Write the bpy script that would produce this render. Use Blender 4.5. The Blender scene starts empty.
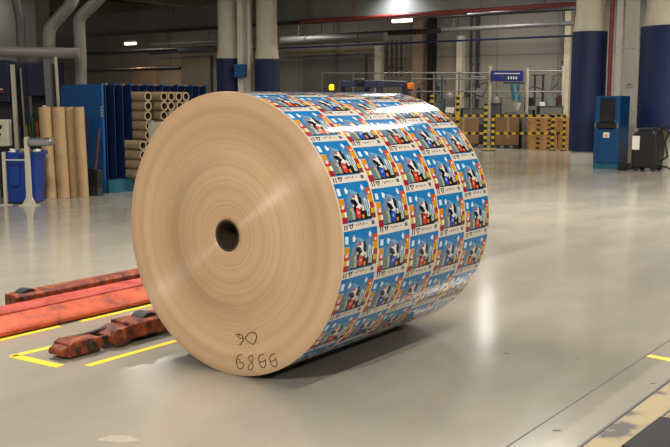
import bpy, bmesh, math, random
import numpy as np
from mathutils import Vector, Matrix
random.seed(7)
C = bpy.context.scene.collection
PI = math.pi
# ------------------------------------------------------------------ camera, world, lights, exposure
F, PITCH, CAMH, AX = 917.9, 0.1346, 1.4601, 0.636
cam = bpy.data.cameras.new('camera'); camo = bpy.data.objects.new('camera', cam); C.objects.link(camo)
cam.lens = F / 670 * 36; cam.sensor_width = 36; cam.clip_end = 200
camo.location = (0, 0, CAMH); camo.rotation_euler = (PI / 2 - PITCH, 0, 0)
bpy.context.scene.camera = camo
vs = bpy.context.scene.view_settings
vs.view_transform = 'Standard'; vs.look = 'None'; vs.gamma = 1; vs.exposure = 0.0; vs.use_curve_mapping = False
w = bpy.data.worlds.new('world'); bpy.context.scene.world = w; w.use_nodes = True
w.node_tree.nodes['Background'].inputs[0].default_value = (0.92, 0.96, 1.0, 1)
w.node_tree.nodes['Background'].inputs[1].default_value = 0.26
SA, CA = math.sin(AX), math.cos(AX)
def H(s, t, z=0):                      # hall axes: s across the hall, t along the roll axis
    return Vector((s * CA + t * SA, -s * SA + t * CA, z))
def toH(p): return (p[0] * CA - p[1] * SA, p[0] * SA + p[1] * CA)
def area(s, t, z, e, sx=.1, sy=1.6, col=(1, .955, .89)):
    l = bpy.data.lights.new('hall_and_fill_lamp', 'AREA'); l.shape = 'RECTANGLE'; l.size = sx; l.size_y = sy
    l.energy = e; l.color = col
    o = bpy.data.objects.new('hall_and_fill_lamp', l); C.objects.link(o); o.location = H(s, t, z); o.rotation_euler = (0, 0, -AX)
for (s, t, e) in ((-0.9, -3.3, 800), (-8.5, -3.0, 40), (-6.4, 4.3, 360), (-0.3, 3.6, 150), (-12, 4, 25), (4.5, 7.5, 200), (4.6, 4.2, 170), (-3.0, 9.5, 90), (-5.0, 11.5, 380),
                  (-9.5, 10.5, 50), (-1.5, 16, 260), (-2.2, 13.5, 240), (-19, 11, 70), (-3.4, 21, 150), (-12, 19.0, 130), (-18.5, 16.5, 70), (-27, 17, 80), (-36, 18, 90),
                  (-10, 26, 190), (-5, 25.5, 160), (-15, 26.3, 90), (-22, 26.5, 80), (-30, 26, 50)):
    area(s, t, 5.0, e)  # overhead hall lamps, with fill lamps added to brighten duct, wall and floor
for (s, t, e) in ((-14.1, 27.6, 45), (-12.5, 24.6, 45)):
    area(s, t, 5.2, e, .4, .4)

# ------------------------------------------------------------------ geometry of the view
def ray(px, py):
    X = (px - 335) / F; U = (223.5 - py) / F
    return Vector((X, math.cos(PITCH) + U * math.sin(PITCH), -math.sin(PITCH) + U * math.cos(PITCH)))
def at(px, py, Y):
    d = ray(px, py); k = Y / d.y
    return Vector((d.x * k, Y, CAMH + d.z * k))
def gp(px, py, z=0):
    d = ray(px, py); k = (z - CAMH) / d.z
    return Vector((d.x * k, d.y * k, z))
def onT(px, py, t):                    # point on the plane t = const -> (s, z)
    d = ray(px, py); k = t / (d.x * SA + d.y * CA)
    p = Vector((d.x * k, d.y * k, CAMH + d.z * k)); s, _ = toH(p)
    return s, p.z

# ------------------------------------------------------------------ materials
def lin(c):
    return tuple(((x / 255) / 12.92 if x / 255 <= .04045 else ((x / 255 + .055) / 1.055) ** 2.4) for x in c)
M = {}
def mat(name, rgb, rough=.55, metal=0, var=.15, scale=6, bump=.0, emit=None, spec=.5, coat=0):
    m = bpy.data.materials.new(name); m.use_nodes = True; nt = m.node_tree; b = nt.nodes['Principled BSDF']
    c = lin(rgb)
    tc = nt.nodes.new('ShaderNodeTexCoord'); n = nt.nodes.new('ShaderNodeTexNoise')
    n.inputs['Scale'].default_value = scale; n.inputs['Detail'].default_value = 5; n.inputs['Roughness'].default_value = .6
    nt.links.new(tc.outputs['Object'], n.inputs['Vector'])
    r = nt.nodes.new('ShaderNodeValToRGB'); nt.links.new(n.outputs['Fac'], r.inputs[0])
    r.color_ramp.elements[0].position = .3; r.color_ramp.elements[1].position = .7
    r.color_ramp.elements[0].color = tuple(x * (1 - var) for x in c) + (1,)
    r.color_ramp.elements[1].color = tuple(min(1, x * (1 + var)) for x in c) + (1,)
    nt.links.new(r.outputs[0], b.inputs['Base Color'])
    b.inputs['Roughness'].default_value = rough; b.inputs['Metallic'].default_value = metal
    b.inputs['Specular IOR Level'].default_value = spec; b.inputs['Coat Weight'].default_value = coat
    if bump:
        bp = nt.nodes.new('ShaderNodeBump'); bp.inputs['Strength'].default_value = bump; bp.inputs['Distance'].default_value = .01
        nt.links.new(n.outputs['Fac'], bp.inputs['Height']); nt.links.new(bp.outputs[0], b.inputs['Normal'])
    if emit:
        b.inputs['Emission Color'].default_value = lin(rgb) + (1,); b.inputs['Emission Strength'].default_value = emit
    M[name] = m; return m
mat('cream', (214, 204, 178), .5, 0, .08, 3)
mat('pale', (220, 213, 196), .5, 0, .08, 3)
mat('kiosk_blue', (6, 64, 108), .4, 0, .1, 5)
mat('navy', (18, 33, 76), .6, 0, .12, 3)
mat('navy_deep', (20, 26, 54), .5, 0, .15, 4)
mat('blue', (10, 78, 136), .4, 0, .1, 5)
mat('rack_blue', (12, 36, 76), .5, 0, .15, 6)
mat('teal_base', (22, 84, 104), .5, 0, .15, 6)
mat('bin_blue', (10, 54, 132), .45, 0, .1, 5)
mat('core', (150, 130, 100), .75, 0, .18, 9)
mat('core_in', (70, 54, 38), .8, 0, .15, 9)
mat('cardtube', (168, 138, 98), .7, 0, .12, 7)
mat('cardboard', (136, 104, 70), .8, 0, .12, 4)
mat('wood', (186, 140, 84), .7, 0, .25, 8)
mat('screen', (16, 16, 18), .4, 0, .1)
mat('black', (20, 20, 22), .45, 0, .3, 8)
mat('dark', (42, 42, 44), .5, 0, .25, 8)
mat('steel', (190, 190, 188), .3, .9, .1, 6)
mat('darksteel', (70, 70, 74), .45, .6, .2, 6)
mat('galv', (128, 128, 126), .45, .3, .15, 6)
mat('white', (226, 222, 210), .45, 0, .05, 5)
mat('machwhite', (190, 182, 160), .45, 0, .08, 5)
mat('grease', (46, 30, 24), .45, 0, .5, 18, .4)
mat('redpipe', (122, 42, 34), .5, 0, .1, 3)
mat('yellow', (236, 205, 40), .55, 0, .08, 12)
mat('yellowdk', (196, 168, 40), .55, 0, .1, 12)
mat('orange', (225, 120, 30), .4, 0, .1, 8)
mat('amber', (255, 170, 20), .3, 0, .02, 8, emit=2.2)
mat('rubber', (34, 34, 38), .6, 0, .3, 20)
mat('duct', (150, 146, 136), .5, .15, .12, 2)
mat('ductdk', (112, 112, 108), .5, .3, .15, 2)
mat('concrete', (140, 136, 126), .75, 0, .12, 1.2)
mat('beamgrey', (132, 130, 124), .75, 0, .12, .8)
mat('roof', (62, 60, 58), .8, 0, .2, .6)
mat('teal', (40, 110, 130), .45, 0, .2, 8)
mat('green', (20, 84, 52), .45, 0, .2, 8)
mat('signblue', (30, 34, 110), .45, 0, .05, 8)
mat('ink', (96, 70, 46), .8, 0, .1, 30)
mat('darkred', (62, 28, 32), .5, 0, .1, 8)
mat('tube_light', (255, 232, 190), .4, 0, .01, 2, emit=4)
mat('pinkbrick', (158, 138, 122), .8, 0, .1, 2)
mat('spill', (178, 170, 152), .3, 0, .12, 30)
mat('blackmat', (30, 27, 30), .8, 0, .3, 40, .3)
mat('yellowpipe', (130, 120, 60), .5, 0, .1, 4)

def concrete_floor():
    m = bpy.data.materials.new('floor_coating'); m.use_nodes = True; nt = m.node_tree; b = nt.nodes['Principled BSDF']; L = nt.links.new
    tc = nt.nodes.new('ShaderNodeTexCoord')
    def noise(sc, det=6, stretch=None):
        n = nt.nodes.new('ShaderNodeTexNoise'); n.inputs['Scale'].default_value = sc; n.inputs['Detail'].default_value = det; n.inputs['Roughness'].default_value = .62
        if stretch:
            mp = nt.nodes.new('ShaderNodeMapping'); mp.inputs['Scale'].default_value = stretch; L(tc.outputs['Object'], mp.inputs[0]); L(mp.outputs[0], n.inputs['Vector'])
        else: L(tc.outputs['Object'], n.inputs['Vector'])
        return n
    def ramp(src, e0, e1, c0, c1):
        r = nt.nodes.new('ShaderNodeValToRGB'); L(src, r.inputs[0]); r.color_ramp.elements[0].position = e0; r.color_ramp.elements[1].position = e1
        r.color_ramp.elements[0].color = c0; r.color_ramp.elements[1].color = c1; return r
    big = noise(.35, 4); a = ramp(big.outputs['Fac'], .35, .68, lin((152, 147, 134)) + (1,), lin((174, 165, 147)) + (1,))
    med = noise(1.6, 8, (1, .35, 1)); md = ramp(med.outputs['Fac'], .3, .72, (.84, .85, .86, 1), (1.04, 1.03, 1.02, 1))
    mx = nt.nodes.new('ShaderNodeMix'); mx.data_type = 'RGBA'; mx.blend_type = 'MULTIPLY'; mx.inputs[0].default_value = 1
    L(a.outputs[0], mx.inputs[6]); L(md.outputs[0], mx.inputs[7])
    spk = noise(26, 3); sp = ramp(spk.outputs['Fac'], .27, .33, (.62, .6, .56, 1), (1, 1, 1, 1))
    mx2 = nt.nodes.new('ShaderNodeMix'); mx2.data_type = 'RGBA'; mx2.blend_type = 'MULTIPLY'; mx2.inputs[0].default_value = .6
    L(mx.outputs[2], mx2.inputs[6]); L(sp.outputs[0], mx2.inputs[7]); L(mx2.outputs[2], b.inputs['Base Color'])
    rr = nt.nodes.new('ShaderNodeMapRange'); rr.inputs['From Min'].default_value = .3; rr.inputs['From Max'].default_value = .7
    rr.inputs['To Min'].default_value = .12; rr.inputs['To Max'].default_value = .2; L(med.outputs['Fac'], rr.inputs[0]); L(rr.outputs[0], b.inputs['Roughness'])
    bp = nt.nodes.new('ShaderNodeBump'); bp.inputs['Strength'].default_value = .05; bp.inputs['Distance'].default_value = .01
    wv = noise(3.5, 3); L(wv.outputs['Fac'], bp.inputs['Height']); L(bp.outputs[0], b.inputs['Normal'])
    b.inputs['Specular IOR Level'].default_value = .55
    return m
M['floor'] = concrete_floor()
def rusty(name, cols, scale):
    m = bpy.data.materials.new(name); m.use_nodes = True; nt = m.node_tree; b = nt.nodes['Principled BSDF']; L = nt.links.new
    tc = nt.nodes.new('ShaderNodeTexCoord'); n = nt.nodes.new('ShaderNodeTexNoise'); n.inputs['Scale'].default_value = scale; n.inputs['Detail'].default_value = 8; n.inputs['Roughness'].default_value = .7
    L(tc.outputs['Object'], n.inputs['Vector']); r = nt.nodes.new('ShaderNodeValToRGB'); L(n.outputs['Fac'], r.inputs[0]); e = r.color_ramp.elements
    e[0].position = .36; e[0].color = lin(cols[0]) + (1,); e[1].position = .66; e[1].color = lin(cols[2]) + (1,); x = e.new(.48); x.color = lin(cols[1]) + (1,)
    L(r.outputs[0], b.inputs['Base Color']); b.inputs['Roughness'].default_value = .5
    bp = nt.nodes.new('ShaderNodeBump'); bp.inputs['Strength'].default_value = .4; bp.inputs['Distance'].default_value = .006; L(n.outputs['Fac'], bp.inputs['Height']); L(bp.outputs[0], b.inputs['Normal']); M[name] = m
rusty('rust', ((30, 20, 18), (112, 48, 26), (180, 88, 44)), 13)
rusty('redpaint', ((126, 54, 30), (186, 74, 38), (204, 96, 54)), 5)
rusty('red_with_sheen', ((150, 52, 38), (184, 74, 58), (198, 100, 92)), 4)  # red paint with the rail's pink sheen put into the colour

def panel_wall():
    m = bpy.data.materials.new('wall_panels'); m.use_nodes = True; nt = m.node_tree; b = nt.nodes['Principled BSDF']; L = nt.links.new
    tc = nt.nodes.new('ShaderNodeTexCoord'); mp = nt.nodes.new('ShaderNodeMapping'); mp.inputs['Rotation'].default_value = (PI / 2, 0, 0)
    L(tc.outputs['Object'], mp.inputs[0])
    br = nt.nodes.new('ShaderNodeTexBrick'); L(mp.outputs[0], br.inputs['Vector']); br.offset = 0
    br.inputs['Scale'].default_value = 1; br.inputs['Brick Width'].default_value = 3.0; br.inputs['Row Height'].default_value = 1.5; br.inputs['Mortar Size'].default_value = .02
    br.inputs['Color1'].default_value = lin((146, 142, 132)) + (1,); br.inputs['Color2'].default_value = lin((132, 129, 120)) + (1,); br.inputs['Mortar'].default_value = lin((112, 110, 104)) + (1,)
    L(br.outputs[0], b.inputs['Base Color']); b.inputs['Roughness'].default_value = .75
    return m
M['wall'] = panel_wall()

def stripes(name, c1, c2, step, axis):
    m = bpy.data.materials.new(name); m.use_nodes = True; nt = m.node_tree; b = nt.nodes['Principled BSDF']; L = nt.links.new
    tc = nt.nodes.new('ShaderNodeTexCoord'); sx = nt.nodes.new('ShaderNodeSeparateXYZ'); L(tc.outputs['Object'], sx.inputs[0])
    d = nt.nodes.new('ShaderNodeMath'); d.operation = 'DIVIDE'; L(sx.outputs[axis], d.inputs[0]); d.inputs[1].default_value = step
    f = nt.nodes.new('ShaderNodeMath'); f.operation = 'FRACT'; L(d.outputs[0], f.inputs[0])
    g = nt.nodes.new('ShaderNodeMath'); g.operation = 'GREATER_THAN'; L(f.outputs[0], g.inputs[0]); g.inputs[1].default_value = .5
    mx = nt.nodes.new('ShaderNodeMix'); mx.data_type = 'RGBA'; L(g.outputs[0], mx.inputs[0]); mx.inputs[6].default_value = lin(c1) + (1,); mx.inputs[7].default_value = lin(c2) + (1,)
    L(mx.outputs[2], b.inputs['Base Color']); b.inputs['Roughness'].default_value = .5; M[name] = m
stripes('stripe_x', (215, 180, 35), (22, 22, 22), .23, 0)
stripes('stripe_z', (215, 180, 35), (22, 22, 22), .17, 2)

def kraft_face():
    m = bpy.data.materials.new('kraft_edges'); m.use_nodes = True; nt = m.node_tree; b = nt.nodes['Principled BSDF']; L = nt.links.new
    tc = nt.nodes.new('ShaderNodeTexCoord'); sx = nt.nodes.new('ShaderNodeSeparateXYZ'); L(tc.outputs['Object'], sx.inputs[0])
    cb = nt.nodes.new('ShaderNodeCombineXYZ'); L(sx.outputs[0], cb.inputs[0]); L(sx.outputs[1], cb.inputs[1])
    ln = nt.nodes.new('ShaderNodeVectorMath'); ln.operation = 'LENGTH'; L(cb.outputs[0], ln.inputs[0])
    def ring(sc, det, c0, c1, p0, p1):
        n = nt.nodes.new('ShaderNodeTexNoise'); n.noise_dimensions = '1D'; n.inputs['Scale'].default_value = sc; n.inputs['Detail'].default_value = det
        L(ln.outputs['Value'], n.inputs['W']); r = nt.nodes.new('ShaderNodeValToRGB'); L(n.outputs['Fac'], r.inputs[0])
        r.color_ramp.elements[0].position = p0; r.color_ramp.elements[1].position = p1; r.color_ramp.elements[0].color = c0; r.color_ramp.elements[1].color = c1
        return n, r
    n1, r1 = ring(22, 3, lin((206, 170, 131)) + (1,), lin((217, 182, 144)) + (1,), .3, .7)
    n2, r2 = ring(90, 4, (.9, .89, .87, 1), (1.02, 1.02, 1.02, 1), .3, .7)
    mx = nt.nodes.new('ShaderNodeMix'); mx.data_type = 'RGBA'; mx.blend_type = 'MULTIPLY'; mx.inputs[0].default_value = 1
    L(r1.outputs[0], mx.inputs[6]); L(r2.outputs[0], mx.inputs[7]); L(mx.outputs[2], b.inputs['Base Color'])
    bp = nt.nodes.new('ShaderNodeBump'); bp.inputs['Strength'].default_value = .25; bp.inputs['Distance'].default_value = .002
    L(n2.outputs['Fac'], bp.inputs['Height']); L(bp.outputs[0], b.inputs['Normal'])
    tg = nt.nodes.new('ShaderNodeTangent'); tg.direction_type = 'RADIAL'; tg.axis = 'Z'; L(tg.outputs[0], b.inputs['Tangent'])
    b.inputs['Anisotropic'].default_value = 1.0; b.inputs['Anisotropic Rotation'].default_value = .25; b.inputs['Roughness'].default_value = .42; b.inputs['Specular IOR Level'].default_value = .5
    return m
M['kraft'] = kraft_face()
def print_mat():
    m = bpy.data.materials.new('printed_board'); m.use_nodes = True; nt = m.node_tree; b = nt.nodes['Principled BSDF']
    a = nt.nodes.new('ShaderNodeAttribute'); a.attribute_name = 'print'; nt.links.new(a.outputs['Color'], b.inputs['Base Color'])
    b.inputs['Roughness'].default_value = .09; b.inputs['Specular IOR Level'].default_value = .42
    n = nt.nodes.new('ShaderNodeTexNoise'); n.inputs['Scale'].default_value = 5; bp = nt.nodes.new('ShaderNodeBump'); bp.inputs['Strength'].default_value = .05; bp.inputs['Distance'].default_value = .02
    nt.links.new(n.outputs['Fac'], bp.inputs['Height']); nt.links.new(bp.outputs[0], b.inputs['Normal'])
    return m
M['print'] = print_mat()

# ------------------------------------------------------------------ mesh helpers
class MB:
    def __init__(s): s.bm = bmesh.new(); s.mi = 0
    def _add(s, vs_, fs):
        v = [s.bm.verts.new(p) for p in vs_]; out = []
        for f in fs:
            try:
                fc = s.bm.faces.new([v[i] for i in f]); fc.material_index = s.mi; out.append(fc)
            except ValueError: pass
        return out
    def box(s, c, d, rot=None):
        hx, hy, hz = d[0] / 2, d[1] / 2, d[2] / 2; R = rot or Matrix.Identity(3)
        vs_ = [Vector(c) + R @ Vector((x * hx, y * hy, z * hz)) for x in (-1, 1) for y in (-1, 1) for z in (-1, 1)]
        s._add(vs_, [(0, 1, 3, 2), (4, 6, 7, 5), (0, 4, 5, 1), (2, 3, 7, 6), (0, 2, 6, 4), (1, 5, 7, 3)]); return s
    def bb(s, a, b):                   # box from corner to corner
        return s.box([(x + y) / 2 for x, y in zip(a, b)], [abs(x - y) for x, y in zip(a, b)])
    def bar(s, a, b, w, h):
        a = Vector(a); b = Vector(b); d = b - a
        q = d.to_track_quat('Y', 'Z').to_matrix(); return s.box((a + b) / 2, (w, d.length, h), q)
    def cyl(s, a, b, r, r2=None, n=16, cap=True):
        a = Vector(a); b = Vector(b); r2 = r if r2 is None else r2
        q = (b - a).to_track_quat('Z', 'Y').to_matrix()
        ring = lambda p, rr: [p + q @ Vector((rr * math.cos(2 * PI * i / n), rr * math.sin(2 * PI * i / n), 0)) for i in range(n)]
        fs = [(i, (i + 1) % n, n + (i + 1) % n, n + i) for i in range(n)]
        if cap: fs += [tuple(range(n))[::-1], tuple(range(n, 2 * n))]
        s._add(ring(a, r) + ring(b, r2), fs); return s
    def pipe(s, a, b, ro, ri, n=20):
        a = Vector(a); b = Vector(b); q = (b - a).to_track_quat('Z', 'Y').to_matrix()
        ring = lambda p, rr: [p + q @ Vector((rr * math.cos(2 * PI * i / n), rr * math.sin(2 * PI * i / n), 0)) for i in range(n)]
        V = ring(a, ro) + ring(b, ro) + ring(b, ri) + ring(a, ri); fs = []
        for k in range(4):
            for i in range(n):
                j = (i + 1) % n; k2 = (k + 1) % 4; fs.append((k * n + i, k * n + j, k2 * n + j, k2 * n + i))
        s._add(V, fs); return s
    def poly(s, pts, r, n=12):         # bent tube through points with rounded elbows
        P = [Vector(p) for p in pts]; Q = [P[0]]
        for i in range(1, len(P) - 1):
            a, b, c = P[i - 1], P[i], P[i + 1]; k = min(r * 1.0, (a - b).length * .4, (c - b).length * .4)
            p0 = b + (a - b).normalized() * k; p1 = b + (c - b).normalized() * k
            for j in range(6):
                u = j / 5; Q.append(p0.lerp(b, u).lerp(b.lerp(p1, u), u))
        Q.append(P[-1]); rings = []; up = None
        for i, p in enumerate(Q):
            d = (Q[min(i + 1, len(Q) - 1)] - Q[max(i - 1, 0)]).normalized()
            if up is None: up = d.orthogonal().normalized()
            up = (up - d * up.dot(d)).normalized(); e = d.cross(up)
            rings.append([p + (up * math.cos(2 * PI * j / n) + e * math.sin(2 * PI * j / n)) * r for j in range(n)])
        V = [v for rg in rings for v in rg]; fs = []
        for i in range(len(Q) - 1):
            for j in range(n): fs.append((i * n + j, i * n + (j + 1) % n, (i + 1) * n + (j + 1) % n, (i + 1) * n + j))
        fs += [tuple(range(n))[::-1], tuple(range((len(Q) - 1) * n, len(Q) * n))]
        s._add(V, fs); return s
    def lathe(s, prof, n=32, axis='Z', c=(0, 0, 0)):
        V = []; c = Vector(c)
        for (r, h) in prof:
            for i in range(n):
                x, y = r * math.cos(2 * PI * i / n), r * math.sin(2 * PI * i / n)
                V.append(c + (Vector((x, y, h)) if axis == 'Z' else Vector((x, h, y))))
        fs = [(k * n + i, k * n + (i + 1) % n, (k + 1) * n + (i + 1) % n, (k + 1) * n + i) for k in range(len(prof) - 1) for i in range(n)]
        fs += [tuple(range(n))[::-1], tuple(range((len(prof) - 1) * n, len(prof) * n))]
        s._add(V, fs); return s
    def prism(s, pts, a, b, plane='XZ'):   # outline extruded; plane XZ -> along y, XY -> along z, YZ -> along x
        f = {'XZ': lambda p, h: (p[0], h, p[1]), 'XY': lambda p, h: (p[0], p[1], h), 'YZ': lambda p, h: (h, p[0], p[1])}[plane]
        n = len(pts); V = [f(p, a) for p in pts] + [f(p, b) for p in pts]
        s._add(V, [(i, (i + 1) % n, n + (i + 1) % n, n + i) for i in range(n)] + [tuple(range(n))[::-1], tuple(range(n, 2 * n))]); return s
    def build(s, name, m, parent=None, bevel=0, smooth=False, loc=None, rz=None):
        bmesh.ops.recalc_face_normals(s.bm, faces=s.bm.faces)
        me = bpy.data.meshes.new(name); s.bm.to_mesh(me); s.bm.free()
        for x in (m if isinstance(m, (list, tuple)) else [m]): me.materials.append(M[x])
        o = bpy.data.objects.new(name, me); C.objects.link(o)
        if parent: o.parent = parent
        if loc is not None: o.location = loc
        if rz is not None: o.rotation_euler = (0, 0, rz)
        if smooth:
            for p in me.polygons: p.use_smooth = True
            me.set_sharp_from_angle(angle=math.radians(38))
        if bevel:
            md = o.modifiers.new('bevel', 'BEVEL'); md.width = bevel; md.segments = 2; md.limit_method = 'ANGLE'; md.angle_limit = math.radians(40)
        return o
def tag(o, label, cat, group=None, kind=None):
    o['label'] = label; o['category'] = cat
    if group: o['group'] = group
    if kind: o['kind'] = kind
    return o
def thing(name, label, cat, loc=(0, 0, 0), rz=-AX, group=None):
    o = bpy.data.objects.new(name, None); C.objects.link(o); o.empty_display_size = .2
    o.location = loc; o.rotation_euler = (0, 0, rz); return tag(o, label, cat, group)
def struct(o): o['kind'] = 'structure'; return o
def kids(o): return [c for c in bpy.data.objects if c.parent == o]
def copy_tree(o, parent=None):
    c = o.copy(); C.objects.link(c); c.parent = parent
    for k in kids(o): copy_tree(k, c)
    return c
O0 = (0, 0, 0)
def hallmesh(mb, name, m, **k):       # mesh written in hall coordinates (s, t, z)
    return mb.build(name, m, rz=-AX, **k)
def recenter(o):                       # move the origin of a lone mesh to its base
    bbx = [Vector(c) for c in o.bound_box]; c = sum(bbx, Vector()) / 8; c.z = min(b.z for b in bbx)
    o.data.transform(Matrix.Translation(-c)); R = o.rotation_euler.to_matrix(); o.location = o.location + R @ c
    return o

# ================================================================== SETTING
TW = 30.0
b = MB(); b.bb((-48, -14, -.1), (20, TW + .3, 0)); struct(hallmesh(b, 'floor', 'floor'))
b = MB(); b.bb((-48, -14, 5.9), (20, TW + .3, 6.1)); struct(hallmesh(b, 'ceiling', 'roof'))
b = MB(); b.bb((-48, TW, 0), (20, TW + .3, 5.9)); struct(hallmesh(b, 'wall_back', 'wall'))
for i, s in enumerate((-40, -34, -28, -22, -16, -10, -4, 2, 8)):
    b = MB(); b.bb((s - .2, 2, 5.25), (s + .2, TW - .02, 5.895)); struct(hallmesh(b, 'ceiling_beam', 'beamgrey', bevel=.02))
# precast girder running across the hall behind the columns
b = MB()
for k in range(-7, 3): b.bb((k * 6 + .01, 23.0, 3.9), (k * 6 + 5.99, 23.3, 4.62))
b.bb((-42, 23.0 + .02, 3.93), (18, 23.28, 4.58)); struct(hallmesh(b, 'ceiling_girder', 'beamgrey'))
b = MB(); b.bb((-42, 22.9, 3.79), (-12.5, 23.1, 3.89)); o = hallmesh(b, 'cable_tray', 'darkred'); tag(recenter(o), 'dull red cable tray under the long grey girder, left of the frame', 'cable tray')

# floor joints, worn yellow channel
def strip(pA, pB, w, z0, z1, name, m, side=0):
    a = gp(*pA); c = gp(*pB); d = (c - a).normalized(); n = Vector((d.y, -d.x, 0))
    o0 = -w / 2 if side == 0 else 0; o1 = w / 2 if side == 0 else w * side
    P = [a + n * o0, c + n * o0, c + n * o1, a + n * o1]; bm_ = MB()
    V = [(p.x, p.y, z0) for p in P] + [(p.x, p.y, z1) for p in P]
    bm_._add(V, [(3, 2, 1, 0), (4, 5, 6, 7), (0, 1, 5, 4), (1, 2, 6, 5), (2, 3, 7, 6), (3, 0, 4, 7)])
    return bm_.build(name, m)
struct(strip((505, 448), (700, 320.3), .008, -.002, .0012, 'floor_joint', 'dark'))
def stain_mat():
    m = bpy.data.materials.new('worn_channel'); m.use_nodes = True; nt = m.node_tree; b = nt.nodes['Principled BSDF']; L = nt.links.new
    tc = nt.nodes.new('ShaderNodeTexCoord'); n = nt.nodes.new('ShaderNodeTexNoise'); n.inputs['Scale'].default_value = 5; n.inputs['Detail'].default_value = 7
    L(tc.outputs['Object'], n.inputs['Vector']); r = nt.nodes.new('ShaderNodeValToRGB'); L(n.outputs['Fac'], r.inputs[0]); e = r.color_ramp.elements
    e[0].position = .38; e[0].color = lin((62, 54, 48)) + (1,); e[1].position = .56; e[1].color = lin((152, 132, 88)) + (1,)
    x = r.color_ramp.elements.new(.47); x.color = lin((140, 120, 84)) + (1,)
    L(r.outputs[0], b.inputs['Base Color']); b.inputs['Roughness'].default_value = .55; M['channel'] = m
stain_mat()
struct(strip((579, 450), (690, 368), .16, -.002, .003, 'floor_channel', 'channel', 1))
struct(strip((576, 450), (690, 365.5), .012, -.002, .004, 'floor_joint', 'dark'))
struct(strip((619, 450), (690, 396), .014, -.002, .0045, 'floor_joint', 'dark'))
# black mat in the corner
P = [gp(660, 419), gp(700, 424), gp(720, 470), gp(622, 448)]
b = MB(); b._add([(p.x, p.y, .0005) for p in P] + [(p.x, p.y, .012) for p in P], [(3, 2, 1, 0), (4, 5, 6, 7), (0, 1, 5, 4), (1, 2, 6, 5), (2, 3, 7, 6), (3, 0, 4, 7)])
tag(recenter(b.build('floor_mat', 'blackmat')), 'black rubber mat corner on the floor beside the worn yellow channel', 'mat')
# tape marks
def tape(a, b_, w, label, m='yellow'):
    o = strip(a, b_, w, .0004, .0022, 'floor_tape', m); return tag(recenter(o), label, 'floor tape', 'yellow floor tapes')
tape((-8, 342), (60, 326.3), .045, 'yellow tape strip on the floor along the wide red fork, near its tip')
tape((81, 321.5), (152, 305), .045, 'yellow tape strip on the floor along the wide red fork, ending behind the big roll')
tape((11, 356.5), (56, 346), .045, 'short yellow tape strip crossing under the tip of the rusty outer leg')
tape((13, 356), (60, 366.5), .06, 'short yellow tape strip closing the corner ahead of the rusty outer leg')
tape((87, 366), (176, 341), .045, 'yellow tape strip on the floor between the rusty outer leg and the big roll')
tape((648, 355.8), (690, 364), .055, 'short yellow tape mark on the floor at the right edge')

# small dirt marks
def blob(px, py, r, label, m='black', sq=.5, z=.0015):
    c = gp(px, py); n = 12; bm_ = MB(); ph = random.random() * 6
    pts = [(r * (1 + .25 * math.sin(3 * a + ph)) * math.cos(a), r * sq * (1 + .2 * math.sin(2 * a + ph)) * math.sin(a)) for a in [2 * PI * i / n for i in range(n)]]
    bm_.prism(pts, .0003, z, 'XY'); o = bm_.build('dirt_spot', m, loc=c); return tag(o, label, 'dirt spot')
blob(556, 430.5, .018, 'larger black dirt spot on the floor near the bottom edge right of the roll')
blob(506, 353.5, .016, 'small black dirt spot on the floor right of the roll shadow', sq=.7)
blob(653, 383.5, .012, 'tiny black dirt spot on the floor above the worn yellow channel')
blob(578, 358.5, .006, 'tiny brown dirt speck on the open floor left of the joint line', 'grease', .7)
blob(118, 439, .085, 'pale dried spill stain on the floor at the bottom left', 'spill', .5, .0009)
blob(53, 281, .012, 'tiny black speck on the floor behind the red fork')
blob(126, 209, .03, 'dark mark on the floor just left of the big roll', sq=.6)
blob(534, 340, .006, 'tiny brown dirt speck further up the open floor', 'grease', .7)

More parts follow.
